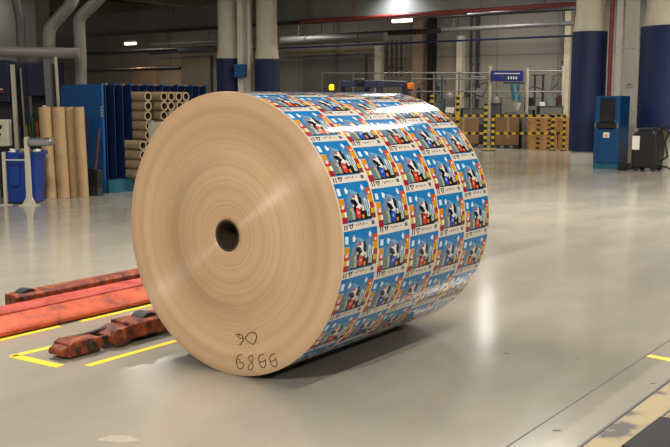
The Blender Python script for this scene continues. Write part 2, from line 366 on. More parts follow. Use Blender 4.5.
# ================================================================== THE ROLL
R0 = .75; L0 = 1.5184; FC = Vector((-.5644, 4.7717, 0)); fs_, ft_ = toH(FC); RH = .0741
roll = thing('paper_roll', 'huge roll of printed carton board lying on its side, tan wound end facing', 'paper roll', H(fs_, ft_ + L0 / 2), -AX)
def paint_tile(u, v, red):
    col = np.empty(u.shape + (3,)); c = lambda r, g, b_: np.array(lin((r, g, b_)))
    col[:] = c(220, 211, 195)
    def put(mask, cc): col[mask] = c(*cc)
    rect = lambda a, b_, d, e: (u >= a) & (u < b_) & (v >= d) & (v < e)
    def el(cx, cy, rx, ry, ang=0):
        x = (u - cx); y = (v - cy) * .78; ca, sa = math.cos(ang), math.sin(ang)
        return ((x * ca + y * sa) / rx) ** 2 + ((-x * sa + y * ca) / ry) ** 2 < 1
    def line(x0, y0, x1, y1, wd):
        dx, dy = x1 - x0, (y1 - y0) * .78; X = u - x0; Y = (v - y0) * .78; k = np.clip((X * dx + Y * dy) / (dx * dx + dy * dy), 0, 1)
        return (X - k * dx) ** 2 + (Y - k * dy) ** 2 < wd * wd
    put(rect(.0, .985, .0, .3), (18, 112, 174)); put(rect(.18, .86, .0, .82), (34, 122, 182))
    # left strip
    put(rect(.02, .18, .3, .84), (190, 170, 130)); put(rect(.05, .14, .1, .24), (214, 234, 244))
    put(rect(.03, .19, .32, .44), (214, 142, 30)); put(rect(.03, .19, .45, .58), (186, 52, 36)); put(el(.11, .49, .04, .03), (244, 220, 210))
    put(rect(.03, .13, .59, .69), (206, 166, 44)); put(rect(.03, .19, .7, .84), (160, 38, 44)); put(rect(.13, .19, .58, .7), (240, 235, 215))
    # right strip
    put(rect(.83, .99, .14, .3), (196, 82, 34)); put(rect(.83, .99, .3, .45), (214, 152, 34)); put(rect(.86, .97, .46, .58), (178, 48, 36)); put(rect(.83, .99, .58, .7), (206, 168, 50)); put(rect(.83, .99, .7, .8), (120, 64, 44))
    put(el(.92, .25, .03, .03), (250, 220, 180)); put(rect(.83, .86, .4, .66), (240, 236, 220))
    # sky shapes and diamonds
    put(el(.38, .36, .17, .1, -.6), (110, 134, 164)); put(el(.5, .22, .12, .03, .4), (120, 168, 196)); put(el(.7, .36, .1, .12), (90, 140, 176))
    put(np.abs(u - .3) / .05 + np.abs(v - .17) / .08 < 1, (226, 232, 232)); put(np.abs(u - .76) / .05 + np.abs(v - .13) / .08 < 1, (222, 230, 234))
    # dark ground and carton
    put(rect(.2, .84, .58, .8), (34, 32, 34)); put(rect(.2, .42, .5, .8), (112, 124, 104)); put(line(.34, .56, .36, .74, .035), (166, 172, 168))
    # spotted cow-like shapes
    put(el(.52, .45, .13, .13, .5), (232, 228, 218)); put(el(.44, .43, .09, .05, .6), (24, 26, 34)); put(el(.6, .38, .045, .1, -.2), (28, 28, 36)); put(el(.52, .32, .03, .04), (236, 226, 214)); put(el(.47, .3, .02, .03), (196, 60, 56))
    put(el(.62, .56, .06, .05), (214, 206, 186)); put(el(.6, .58, .03, .03), (60, 60, 60)); put(el(.42, .56, .05, .05), (30, 30, 36))
    put(line(.74, .4, .78, .72, .045), (196, 204, 200)); put(line(.75, .46, .77, .7, .014), (110, 130, 120)); put(rect(.72, .84, .74, .8), (40, 44, 40)); put(rect(.22, .82, .785, .81), (16, 16, 18))
    put(el(.5, .66, .07, .1), (214, 62, 48) if red else (34, 76, 190)); put(el(.5, .64, .035, .025), (240, 170, 150) if red else (150, 180, 230)); put(el(.62, .73, .04, .03), (236, 140, 30))
    # text band
    put(rect(0, 1, .845, 1), (220, 211, 195)); ink = (60, 52, 60)
    put(line(.07, .86, .07, .95, .012), ink); put(line(.13, .86, .13, .95, .012), ink); put(line(.2, .86, .25, .95, .012), ink); put(line(.25, .95, .31, .86, .012), ink); put(line(.2, .86, .31, .86, .01), ink)
    for i, x in enumerate((.38, .45, .52, .6, .68)): put(line(x, .88, x + .02, .9 + .02 * (i % 2), .011), (130, 52, 50) if i % 2 else ink)
    put(el(.87, .89, .05, .035), (104, 96, 96)); put(rect(.985, 1, 0, .82), (220, 211, 195))
    return col
def build_roll():
    NC, NU, NR, NV = 5, 34, 20, 38
    nx = NC * NU; ny = NR * NV; per = 2 * PI * R0 / NR
    t = np.linspace(0, L0, nx + 1); ph = np.linspace(0, 2 * PI, ny, endpoint=False)
    V = np.zeros((ny, nx + 1, 3)); V[..., 0] = (R0 * np.sin(ph))[:, None]; V[..., 1] = t[None, :] - L0 / 2; V[..., 2] = (R0 * np.cos(ph))[:, None] + R0
    idx = np.arange(ny * (nx + 1)).reshape(ny, nx + 1); nxt = np.roll(idx, -1, 0)
    q = np.stack([idx[:, :-1], nxt[:, :-1], nxt[:, 1:], idx[:, 1:]], -1).reshape(-1, 4)
    me = bpy.data.meshes.new('printed_wrap'); me.vertices.add(V.shape[0] * V.shape[1]); me.vertices.foreach_set('co', V.ravel())
    me.loops.add(q.size); me.loops.foreach_set('vertex_index', q.ravel().astype(np.int32))
    me.polygons.add(len(q)); me.polygons.foreach_set('loop_start', np.arange(0, q.size, 4).astype(np.int32)); me.polygons.foreach_set('loop_total', np.full(len(q), 4, np.int32))
    me.update(); me.validate()
    pc = (np.arange(ny) + .5) * 2 * PI * R0 / ny; tcn = (np.arange(nx) + .5) / nx
    cols = np.empty((ny, nx, 3)); colid = (tcn * NC).astype(int); uu = tcn * NC - colid
    vv = ((pc[:, None] - .158 - .045 * colid[None, :]) / per) % 1.0
    U = np.broadcast_to(uu[None, :], vv.shape)
    cr = paint_tile(U, vv, True); cb_ = paint_tile(U, vv, False)
    cols = np.where((colid % 2 == 0)[None, :, None], cr, cb_)
    edge = (tcn < .008) | (tcn > .992); cols[:, edge] = lin((214, 206, 190))
    at_ = me.attributes.new('print', 'FLOAT_COLOR', 'FACE'); rgba = np.ones((ny * nx, 4)); rgba[:, :3] = cols.reshape(-1, 3); at_.data.foreach_set('color', rgba.ravel())
    me.polygons.foreach_set('use_smooth', np.ones(len(q), bool)); me.materials.append(M['print'])
    o = bpy.data.objects.new('printed_wrap', me); C.objects.link(o); o.parent = roll
    # end faces: local Z is the roll axis so that the wound edges run round it
    for name, sgn in (('wound_end', -1), ('wound_end', 1)):
        bm_ = MB(); n = 256
        prof = [(R0, 0), (R0 - .006, .003), (.60, .004), (.596, .001), (.40, .0015), (.398, .004), (.2, .002), (.11, .004), (RH + .012, .003), (RH + .012, -.03)]
        rings = []
        for (r, h) in prof: rings.append([bm_.bm.verts.new((r * math.cos(2 * PI * i / n), r * math.sin(2 * PI * i / n), h)) for i in range(n)])
        for k in range(len(prof) - 1):
            for i in range(n):
                f = bm_.bm.faces.new((rings[k][i], rings[k][(i + 1) % n], rings[k + 1][(i + 1) % n], rings[k + 1][i])); f.smooth = True
        e = bm_.build(name, 'kraft', roll); e.location = (0, sgn * (L0 / 2 + .0), R0); e.rotation_euler = (PI / 2 if sgn < 0 else -PI / 2, 0, 0)
    bm_ = MB(); bm_.pipe((0, -L0 / 2 - .002, R0), (0, L0 / 2 + .002, R0), RH + .013, RH, 48)
    bm_.build('cardboard_core', 'core_in', roll, smooth=True)
build_roll()
# handwriting on the end
strokes = [[(205, 0)]]
S = lambda pts: [(200 + x / 6.7, 320 + y / 6.7) for x, y in pts]
strokes = [S([(236, 98), (262, 94), (285, 104), (290, 128), (280, 152), (266, 166)]), S([(262, 96), (256, 112), (264, 124), (286, 122)]),
           S([(300, 122), (318, 94), (345, 82), (372, 88), (380, 112), (370, 148), (354, 163), (326, 148), (306, 130), (300, 122)]),
           S([(288, 232), (262, 234), (248, 246), (244, 282), (252, 318), (268, 330), (288, 318), (294, 296), (280, 284), (262, 284)]), S([(246, 262), (270, 268)]),
           S([(352, 236), (330, 240), (324, 258), (338, 276), (354, 292), (356, 318), (340, 336), (322, 330), (324, 308), (342, 288), (356, 262), (352, 236)]),
           S([(428, 228), (400, 236), (390, 262), (400, 282), (424, 278), (438, 264)]), S([(436, 262), (442, 292), (432, 318), (416, 320), (402, 304), (396, 280)]),
           S([(500, 224), (474, 236), (464, 262), (474, 280), (498, 270), (510, 256)]), S([(506, 262), (518, 292), (506, 314), (490, 312), (476, 296), (470, 278)])]
for grp, nm in (((0, 1), '9'), ((2,), '0'), ((3, 4), '6'), ((5,), '8'), ((6, 7), '6'), ((8, 9), '6')):
    b = MB()
    for k in grp:
        pts = []
        for (px, py) in strokes[k]:
            s_, z_ = onT(px, py, ft_ - .005); pts.append((s_ - fs_, -L0 / 2 - .0052, z_))
        b.poly(pts, .0023, 6)
    hw = b.build('handwritten_digit', 'ink', roll); hw['label'] = 'brown marker figure %s' % nm

# ================================================================== STRADDLE TRUCK
def h2(px, py, z=0): p = gp(px, py, z); return toH(p)
s_a, t_a = h2(52, 352); s_b, _ = h2(150, 340)
tru = thing('straddle_truck', 'low straddle truck with navy overhead guard and red legs reaching past the roll', 'truck', H(-4.75, 7.3), -AX)
def L_(s, t, z=0): return (s + 4.75, t - 7.3, z)
# wide flat fork (between the legs)
f0 = h2(-12, 337)[1]
sF = -4.915; sT = toH(gp(30, 311, .1))[0]
b = MB(); t0, t1 = f0 - .1, 6.9
b.prism([(sF + 4.75, .01), (sF + 4.75, .035), (sF + 4.73, .05), (sF + 4.56, .095), (sF + 4.55, .01)], t0 - 7.3 + .0, t1 - 7.3, 'XZ')
b.build('fork', 'redpaint', tru, .006)
b = MB(); b.prism([(sF + 4.545, .098), (sF + 4.53, .112), (sF + 4.43, .125), (sF + 4.425, .01), (sF + 4.545, .01)], t0 - 7.3 + .02, t1 - 7.3, 'XZ'); o = b.build('fork_rail', 'red_with_sheen', tru, .006); o['label'] = 'red rail with a pinkish sheen painted in'
def leg(sc, t0, t1, w, hgt, mname, wheel_t, name='support_leg'):
    b = MB(); b.prism([(sc + 4.75 - w / 2, .03), (sc + 4.75 + w / 2, .03), (sc + 4.75 + w / 2, hgt - .015), (sc + 4.75 + w / 2 - .02, hgt), (sc + 4.75 - w / 2, hgt)], t0 - 7.3, t1 - 7.3, 'XZ')
    lg = b.build(name, mname, tru, .006)
    for wt in wheel_t:
        b = MB(); b.cyl((sc + 4.75 - w * .3, wt - 7.3, hgt - .06), (sc + 4.75 + w * .3, wt - 7.3, hgt - .06), .085, n=28)
        b.cyl((sc + 4.75 - w * .42, wt - 7.3, .075), (sc + 4.75 + w * .42, wt - 7.3, .075), .02, n=12)
        b.build('wheel', 'rubber', lg, smooth=True)
    return lg
tw = toH(gp(22, 296, .13))
leg(sF - .405, tw[1] - .12, 6.9, .13, .165, 'rust', [tw[1]])
# near jointed leg : rear box, pivot, link and tip block
sN = -4.265
wheelN = toH(gp(132, 314, .13))
tb0 = 3.53
lgn = leg(sN, tb0 + .06, 6.9, .18, .13, 'rust', [wheelN[1] + .02])
b = MB(); hw_ = .08
x0 = sN + 4.75
ttip = 3.11
Y_ = lambda t: t - 7.3
b.prism([(Y_(tb0 - .09), .045), (Y_(tb0 + .1), .03), (Y_(tb0 + .1), .112), (Y_(tb0 + .02), .112), (Y_(tb0 - .03), .095), (Y_(tb0 - .09), .085)], x0 - .085, x0 + .085, 'YZ')
b.build('pivot_block', 'rust', tru, .006)
b = MB(); b.cyl((x0 + .06, Y_(tb0 - .03), .062), (x0 + .1, Y_(tb0 - .03), .062), .052, n=20); b.cyl((x0 + .06, Y_(tb0 - .03), .062), (x0 + .11, Y_(tb0 - .03), .062), .016, n=12)
b.build('pivot_boss', 'rust', tru, .004, True)
b = MB(); b.bar((x0 + .05, Y_(ttip + .17), .06), (x0 + .05, Y_(tb0 + .0), .06), .03, .05); b.bar((x0 - .045, Y_(ttip + .17), .075), (x0 - .045, Y_(tb0 + .0), .085), .03, .035)
b.build('link_bar', 'grease', tru, .004)
b = MB()
b.prism([(Y_(ttip + .04), .012), (Y_(ttip + .26), .012), (Y_(ttip + .3), .05), (Y_(ttip + .27), .09), (Y_(ttip + .08), .1), (Y_(ttip + .05), .085)], x0 - .075, x0 + .075, 'YZ')
b.prism([(Y_(ttip), .03), (Y_(ttip + .05), .012), (Y_(ttip + .05), .08), (Y_(ttip + .005), .06)], x0 - .06, x0 + .06, 'YZ')
b.build('tip_block', 'rust', tru, .006)
b = MB(); b.cyl((x0 + .07, Y_(ttip + .2), .052), (x0 + .09, Y_(ttip + .2), .052), .03, n=18); b.build('bolt', 'grease', tru, .003, True); b = MB(); b.cyl((x0 + .07, Y_(ttip + .1), .052), (x0 + .082, Y_(ttip + .1), .052), .014, n=14)
b.build('bolt', 'grease', tru, .003, True)
b = MB(); b.cyl((x0 - .05, Y_(ttip + .17), .045), (x0 + .05, Y_(ttip + .17), .045), .045, n=20); b.build('load_roller', 'rubber', tru, smooth=True)
# body and guard
gY = 8.45
def T(px, py, dY=0): p = at(px, py, gY + dY); s, t = toH(p); return L_(s, t, p.z)
b = MB(); b.prism([(-.55, .1), (.55, .1), (.55, .75), (.45, .85), (-.45, .85), (-.55, .75)], -.4, .5, 'XZ'); b.build('body', 'navy_deep', tru, .02)
b = MB(); b.bb((-.4, -.3, .85), (.4, .3, 1.0)); b.build('seat_deck', 'black', tru, .03)
zt = T(370, 80)[2]
xl, xr = T(340, 90)[0], T(404, 90)[0]; yc = (T(340, 90)[1] + T(404, 90)[1]) / 2
xl = onT(342, 84, 7.0)[0] + 4.75; xr = onT(404, 84, 7.42)[0] + 4.75; zt = onT(370, 80.5, 7.0)[1]
for (sx, fx) in ((xl, xl - .02), (xr, xr + .12)):
    for (sy, fy) in ((-.3, -.35), (.12, .2)):
        b = MB(); b.bar((fx, fy, .8), (sx, sy, zt - .02), .055, .055); b.build('guard_post', 'navy_deep', tru, .008)
b = MB()
for sy in (-.3, .12): b.bar((xl, sy, zt - .03), (xr, sy, zt - .03), .05, .06)
for sx in (xl, xr): b.bar((sx, -.3, zt - .03), (sx, .12, zt - .03), .05, .06)
for k in (.28, .55, .8):
    x = xl + (xr - xl) * k; b.bar((x, -.3, zt - .02), (x, .12, zt - .02), .035, .025)
b.bar((xl, -.33, zt - .12), (xr, -.33, zt - .12), .03, .03)
b.build('guard_frame', 'navy_deep', tru, .006)
b = MB(); b.bb(((xl + xr) / 2 - .04, -.36, zt - .03), ((xl + xr) / 2 + .05, -.3, zt + .02)); b.build('work_lamp', 'black', tru, .01)
b = MB(); b.bar((xl + .02, -.3, zt - .05), (xl - .1, -.34, zt - .06), .02, .02); b.build('lamp_bracket', 'black', tru)
b = MB(); b.lathe([(.02, 0), (.026, .02), (.024, .045), (.01, .055)], 16, 'Z', (xl - .09, -.34, zt - .085)); o = b.build('beacon', 'amber', tru, smooth=True); o['label'] = 'glowing amber beacon'
b = MB(); b.lathe([(.03, 0), (.036, .02), (.034, .05), (.012, .06)], 16, 'Z', (xr + .06, .14, zt - .075)); b.build('beacon', 'orange', tru, smooth=True)
b = MB(); b.bar((xr - .01, .12, zt - .078), (xr + .09, .14, zt - .078), .02, .02); b.build('lamp_bracket', 'black', tru)
for sx in (-.45, .45):
    b = MB(); b.cyl((sx - .05, .2, .12), (sx + .05, .2, .12), .12, n=24); b.build('wheel', 'rubber', tru, smooth=True)
b = MB(); b.bb((-1.05, -.42, .03), (1.05, -.3, .11)); b.build('cross_beam', 'rust', tru, .006)

# ================================================================== COLUMNS
def column(px, Y, dia, z0, z1, label, top=5.24, thin=.82, base=.9):
    p = at(px, 100, Y); root = thing('column', label, 'column', (p.x, p.y, 0), -AX, 'round columns in blue padding')
    r = dia / 2; b = MB(); b.lathe([(r * .93, z1), (r * .93, z1 + .06), (r * thin, z1 + .42), (r * thin, z1 + 1.0), (r * thin * 1.008, z1 + 1.01), (r * thin * 1.008, z1 + 1.03), (r * thin, z1 + 1.04), (r * thin, top)], 40)
    b.build('shaft', 'cream', root, smooth=True)
    b = MB(); b.pipe((0, 0, z0), (0, 0, z1), r, r * .9, 40); w_ = b.build('padding', 'navy', root, smooth=True)
    b = MB(); b.cyl((0, 0, 0), (0, 0, z0 + .02), r * base * .95, n=40); b.cyl((0, 0, z0 + .01), (0, 0, z1 + .005), min(r * .895, r * .895), n=40); b.build('base', 'pale', root, smooth=True)
    return root
column(587.5, 21.2, .78, .28, 2.97, 'round cream column with navy padding, behind the blue kiosk')
column(677, 19.7, 1.6, .84, 2.97, 'round cream column with navy padding cut at the right edge', thin=.87, base=.42)
column(267.5, 28, .76, .3, 2.65, 'right one of the two far columns with navy padding above the roll')
column(229, 28.4, .74, .3, 2.68, 'left one of the two far columns with navy padding above the roll')

def vduct(px0, px1, Y, zt_, label, m='pale', depth=.2, z0=0, name='duct'):
    a = at(px0, 90, Y); c = at(px1, 90, Y); wd = (c.x - a.x); b = MB(); b.bb((-wd / 2, -depth / 2, z0), (wd / 2, depth / 2, zt_))
    for z in (1.2, 2.6, 4.0):
        if z > z0 and z < zt_: b.bb((-wd / 2 - .012, -depth / 2 - .012, z), (wd / 2 + .012, depth / 2 + .012, z + .03))
    o = b.build(name, m, loc=((a.x + c.x) / 2, Y, 0), rz=-.3, bevel=.008); return tag(o, label, 'duct')
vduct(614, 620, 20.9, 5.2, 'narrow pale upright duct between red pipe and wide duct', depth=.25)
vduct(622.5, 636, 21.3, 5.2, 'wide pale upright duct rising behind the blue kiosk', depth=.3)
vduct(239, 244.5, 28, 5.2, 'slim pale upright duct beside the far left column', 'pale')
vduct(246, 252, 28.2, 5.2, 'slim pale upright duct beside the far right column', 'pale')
def vpipe(px, w_px, Y, z0, z1, label, m, cat='pipe', name='pipe', wall=None):
    p = at(px, 90, Y); r = w_px / 2 / F * Y; b = MB(); b.cyl((0, 0, z0), (0, 0, z1), r, n=16)
    for z in np.arange(z0 + .8, z1 - .2, 1.3): b.cyl((0, 0, z), (0, 0, z + .05), r * 1.2, n=16)
    o = b.build(name, m, loc=(p.x, Y, 0), smooth=True); return tag(o, label, cat)
vpipe(609, 4, 20.6, 0, 5.2, 'red upright sprinkler pipe beside the right blue padded column', 'redpipe')
# label on the wide duct
p = at(623.5, 84, 20.95)
b = MB(); b.bb((-.07, -.006, -.05), (.07, .0, .05)); o = b.build('duct_sticker', 'white'); o.location = at(629, 84.5, 21.05); o.rotation_euler = (0, 0, -.3); root = tag(o, 'small white sticker with a blue mark on the wide pale duct', 'sticker')
b = MB(); b.bb((-.05, -.009, -.012), (.05, -.0065, .02)); b.build('printed_mark', 'blue', o)
# blue box by the far columns
p = at(240.5, 71, 27.75); b = MB(); b.bb((-.17, -.1, -.2), (.17, .1, .2)); o = b.build('junction_box', 'blue', loc=p, rz=-.2, bevel=.01); tag(o, 'blue wall box fixed to slim duct beside the far left column', 'box')
b = MB(); b.bb((-.15, -.11, -.18), (.15, -.102, .18)); b.build('door', 'blue', o, .003)

# ================================================================== KIOSK
base = gp(592.6, 168.5); ks, kt = toH(base); W_, D_, KH = .53, .62, 1.53
kio = thing('kiosk', 'blue metal terminal kiosk with dark recessed screen, standing before a blue padded column', 'kiosk', H(ks + W_ / 2, kt + D_ / 2), -AX)
b = MB(); b.bb((-W_ / 2, -D_ / 2, .0), (W_ / 2, D_ / 2, .1)); b.bb((-W_ / 2 + .01, -D_ / 2 + .01, .1), (W_ / 2 - .01, D_ / 2 - .01, .12)); b.build('plinth', 'teal_base', kio, .005)
b = MB(); y0 = -D_ / 2
b.prism([(y0, .12), (D_ / 2, .12), (D_ / 2, KH), (y0 + .02, KH), (y0 + .02, 1.04), (y0, .98)], -W_ / 2, -W_ / 2 + .1, 'YZ')
b.prism([(y0, .12), (D_ / 2, .12), (D_ / 2, KH), (y0 + .02, KH), (y0 + .02, 1.04), (y0, .98)], W_ / 2 - .1, W_ / 2, 'YZ')
b.bb((-W_ / 2 + .1, y0 + .1, .12), (W_ / 2 - .1, D_ / 2, KH - .001)); b.bb((-W_ / 2 + .1, y0 + .02, KH - .05), (W_ / 2 - .1, y0 + .1, KH - .001)); b.build('cabinet', 'kiosk_blue', kio, .006)
b = MB(); b.bb((-W_ / 2 + .102, y0, .13), (W_ / 2 - .102, y0 + .098, .83)); b.build('door', 'kiosk_blue', kio, .006)
b = MB(); b.prism([(y0 + .098, .985), (y0 + .098, KH - .055), (y0 + .05, KH - .055), (y0 + .012, .985)], -W_ / 2 + .105, W_ / 2 - .105, 'YZ'); b.build('screen', 'screen', kio)
b = MB(); b.bb((-.12, y0 + .01, 1.06), (.12, y0 + .03, 1.08)); b.build('keyboard', 'darkred', kio)
b = MB(); b.bb((-W_ / 2 + .03, y0 - .012, .865), (W_ / 2 - .03, y0 - .002, .975)); b.build('drawer', 'black', kio, .003)
for sx in (-1, 1): b = MB(); b.bb((sx * (W_ / 2 - .03) - .012, y0 - .016, .86), (sx * (W_ / 2 - .03) + .012, y0 - .004, .97)); b.build('drawer_bracket', 'galv', kio)
b = MB(); b.bb((-.06, y0 - .006, .66), (.07, y0 - .001, .77)); b.build('warning_label', 'white', kio)
b = MB(); b.prism([(-.03, .685), (.04, .685), (.005, .745)], y0 - .009, y0 - .0065, 'XZ'); b.build('warning_triangle', 'orange', kio)

# black floor scrubber
q = gp(629.5, 171); cs, ct = toH(q)
scr = thing('floor_scrubber', 'black wheeled cleaning machine with a white notice, beside the blue kiosk', 'cleaning machine', H(cs + .3, ct + .3), -AX)
b = MB(); b.prism([(-.3, .07), (.2, .07), (.24, .4), (.2, .78), (.12, .84), (-.22, .8), (-.3, .72)], -.26, .24, 'XZ'); b.build('tank', 'black', scr, .03)
b = MB(); b.prism([(-.22, .80), (.1, .84), (.08, .9), (-.16, .88)], -.2, .18, 'XZ'); b.build('lid', 'dark', scr, .02)
b = MB(); b.prism([(-.6, .03), (-.25, .03), (-.25, .16), (-.5, .12)], -.3, .1, 'XZ'); b.build('brush_deck', 'black', scr, .02)
b = MB(); b.bb((-.28, -.272, .44), (-.13, -.262, .72)); b.build('notice', 'white', scr)
b = MB(); b.poly([(.22, 0, .2), (.36, 0, .3), (.3, 0, .6), (.38, 0, .82), (.2, 0, .88)], .018); b.poly([(.2, -.1, .12), (.4, -.15, .1), (.5, -.1, .05)], .02); b.build('hose', 'black', scr, smooth=True)
b = MB(); b.poly([(.1, -.2, .8), (.3, -.2, .93), (.3, .2, .93), (.1, .2, .8)], .015); b.build('handle', 'black', scr, smooth=True)
for sx, sy in ((-.2, -.2), (.15, -.2), (-.2, .2), (.15, .2)): b = MB(); b.cyl((sx, sy - .025, .06), (sx, sy + .025, .06), .06, n=18); b.build('wheel', 'rubber', scr, smooth=True)

# ================================================================== BARRIER, PALLETS, BOXES
BY = 25.9
zof = lambda py, Y: at(300, py, Y).z
bar = thing('striped_barrier', 'yellow and black striped barrier with two rails in front of boxes and pallets', 'barrier', gp(487, 150.8), 0)
b0 = bar.location.copy()
def bx(px): return at(px, 150, BY).x - b0.x
zr1, zr2 = zof(116, BY), zof(133.8, BY)
for px, h_, th in ((487, zof(104, BY), .09), (494.5, zof(115, BY), .09), (555, zof(114, BY), .08), (566.5, zof(114, BY), .07)):
    b = MB(); b.bb((bx(px) - th / 2, -.045, .02), (bx(px) + th / 2, .045, h_)); b.build('post', 'stripe_z', bar)
    b = MB(); b.bb((bx(px) - th, -.09, 0), (bx(px) + th, .09, .02)); b.build('foot_plate', 'black', bar)
for z in (zr1, zr2):
    for a, c in ((448, 485.5), (496, 553.7), (556.2, 565.4)):
        b = MB(); b.bb((bx(a), -.015, z - .033), (bx(c), .015, z + .033)); b.build('rail', 'stripe_x', bar)
b = MB(); b.bb((bx(448) - .04, -.045, .0), (bx(448) + .04, .045, zr1 + .05)); b.build('post', 'stripe_z', bar)
# pallets
def pallet_mesh(w_, d_):
    b = MB(); bw = min(.1, w_ * .16)
    for k in range(6): y = -d_ / 2 + .05 + k * (d_ - .1) / 5; b.bb((-w_ / 2, y - .05, .112), (w_ / 2, y + .05, .132))
    for y in (-d_ / 2 + .02, d_ / 2 - .02): b.bb((-w_ / 2 + .001, y - .018, .082), (w_ / 2 - .001, y + .018, .1119)); b.bb((-w_ / 2 + .001, y - .018, .0), (w_ / 2 - .001, y + .018, .03))
    for x in (-w_ / 2 + bw, 0, w_ / 2 - bw):
        b.bb((x - bw, -d_ / 2, .094), (x + bw, d_ / 2, .1118)); b.bb((x - bw, -d_ / 2, 0), (x + bw, d_ / 2, .02))
        for y in (-d_ / 2 + .07, 0, d_ / 2 - .07): b.bb((x - bw, y - .07, .0202), (x + bw, y + .07, .0938))
    return b
def stack(px, py, w_, d_, n, rz, grp, where):
    p = gp(px, py); first = None
    ords = ('bottom pallet', 'second pallet from the floor', 'third pallet from the floor', 'fourth pallet from the floor', 'fifth pallet from the floor', 'sixth pallet from the floor', 'seventh pallet from the floor')
    for k in range(n):
        if first is None: o = first = pallet_mesh(w_, d_).build('wooden_pallet', 'wood')
        else: o = first.copy(); C.objects.link(o)
        o.location = (p.x + random.uniform(-.012, .012), p.y, k * .1328); o.rotation_euler = (0, 0, rz)
        nm = 'top pallet' if k == n - 1 else ords[k]
        tag(o, 'pale wooden pallet, %s of the %s' % (nm, where), 'pallet', grp)
stack(541.5, 149.2, .80, .7, 7, -.1, 'pallets in the wide stack', 'wide stack behind the striped barrier')
stack(561.5, 149, .34, .7, 7, -.1, 'pallets in the narrow stack', 'narrow stack by the blue column')
def carton(px0, px1, py0, py1, label, dY=.8, m='cardboard'):
    g = gp((px0 + px1) / 2, py1); Yc = g.y; wd = (px1 - px0) / F * Yc; h_ = at(300, py0, Yc).z
    root = thing('cardboard_box', label, 'box', (g.x, Yc + dY / 2, 0), -.12, 'cardboard boxes behind the barrier')
    b = MB(); b.bb((-wd / 2, -dY / 2, .1), (wd / 2, dY / 2, h_)); b.build('carton', m, root, .01)
    b = MB()
    for x in (-wd / 2 + .06, 0, wd / 2 - .06): b.bb((x - .05, -dY / 2, 0), (x + .05, dY / 2, .08))
    b.bb((-wd / 2, -dY / 2, .08), (wd / 2, dY / 2, .1)); b.build('skid', 'dark', root)
    b = MB(); b.bb((-.03, -dY / 2 - .003, .3), (.03, -dY / 2 - .0008, h_)); b.build('packing_tape', 'cardtube', root)
    return root
carton(498, 520, 117, 148.5, 'tall brown cardboard box on a dark skid, between the barrier posts and the pallets')
carton(449, 480, 118, 147, 'brown cardboard box on a skid behind the barrier, just right of the roll')
p = gp(525.3, 149); b = MB(); b.bb((-.06, -.3, 0), (.06, .3, .95)); b.bb((-.065, -.31, .6), (.065, .31, .63)); tag(b.build('parts_crate', 'galv', loc=(p.x, p.y + .5, 0), bevel=.01), 'narrow grey crate between the brown box and the pallet stack', 'crate')

# ================================================================== MACHINE LINE BEHIND THE BARRIER
MY = 29.6
fen = thing('guard_railing', 'grey tubular machine railing with tall posts behind the barrier', 'railing', at(488, 150, MY) * 1, 0)
fen.location.z = 0; f0_ = fen.location.copy()
fx = lambda px: at(px, 150, MY).x - f0_.x
fz = lambda py: at(300, py, MY).z
for px, py, m, r in ((411, 72, 'galv', .035), (433, 74, 'galv', .03), (441, 76, 'teal_base', .03), (458, 72, 'galv', .035), (470, 74, 'galv', .03), (488.5, 66, 'machwhite', .05), (525.5, 68, 'machwhite', .05), (544, 74, 'galv', .03), (561, 66, 'machwhite', .05)):
    b = MB(); b.cyl((fx(px), 0, 0), (fx(px), 0, fz(py)), r, n=10); b.build('post', m, fen, smooth=True)
for a, c, py in ((411, 488, 73), (411, 488, 79), (525, 561, 71), (411, 561, 91.5), (470, 488, 77), (330, 411, 73)):
    b = MB(); b.cyl((fx(a), 0, fz(py)), (fx(c), 0, fz(py)), .022, n=8); b.build('rail', 'galv', fen, smooth=True)
for px in (322, 353, 385):
    b = MB(); b.cyl((fx(px), 0, 0), (fx(px), 0, fz(73)), .025, n=8); b.build('post', 'galv', fen, smooth=True)
b = MB(); b.cyl((fx(322), 0, fz(73)), (fx(330), 0, fz(73)), .022, n=8); b.build('rail', 'galv', fen, smooth=True)
# sign
sg = thing('sign_board', 'dark blue hanging sign with white lettering between the two pale posts', 'sign', at(507, 76, MY - .12), 0)
sw, sh = 32 / F * MY / 2, 10.5 / F * MY / 2
b = MB(); b.bb((-sw, -.015, -sh), (sw, .015, sh)); b.build('board', 'signblue', sg, .004)
b = MB(); n = 18
for k in range(n): x = -sw * .8 + k * sw * 1.6 / n; b.bb((x, -.02, sh * .35), (x + sw * .06, -.0155, sh * .55))
b.build('text_line', 'white', sg)
b = MB()
for k in range(5): x = -sw * .35 + k * sw * .2; b.bb((x, -.02, -sh * .55), (x + sw * .12, -.0155, -sh * .05 if k % 2 else -sh * .15))
b.build('pictograms', 'green', sg)
b = MB()
for k in range(4): x = sw * .05 + k * sw * .16; b.bb((x, -.0235, -sh * .6), (x + sw * .08, -.0205, -sh * .1))
b.build('pictograms', 'white', sg)
for sx in (-1, 1): b = MB(); b.bb((sx * sw - .01 * sx, .0, -.02), (sx * (sw + .02), .1, .02)); b.build('bracket', 'galv', sg)
# striped bollards
for px, lab in ((431, 'short striped bollard behind the roll, left of the grey panel'), (457, 'short striped bollard right of the grey panel')):
    g = at(px, 150, 27.2); b = MB(); b.cyl((0, 0, 0), (0, 0, at(300, 95, 27.2).z), .055, n=14); tag(b.build('bollard', 'stripe_z', loc=(g.x, g.y, 0), smooth=True), lab, 'bollard', 'striped bollards')
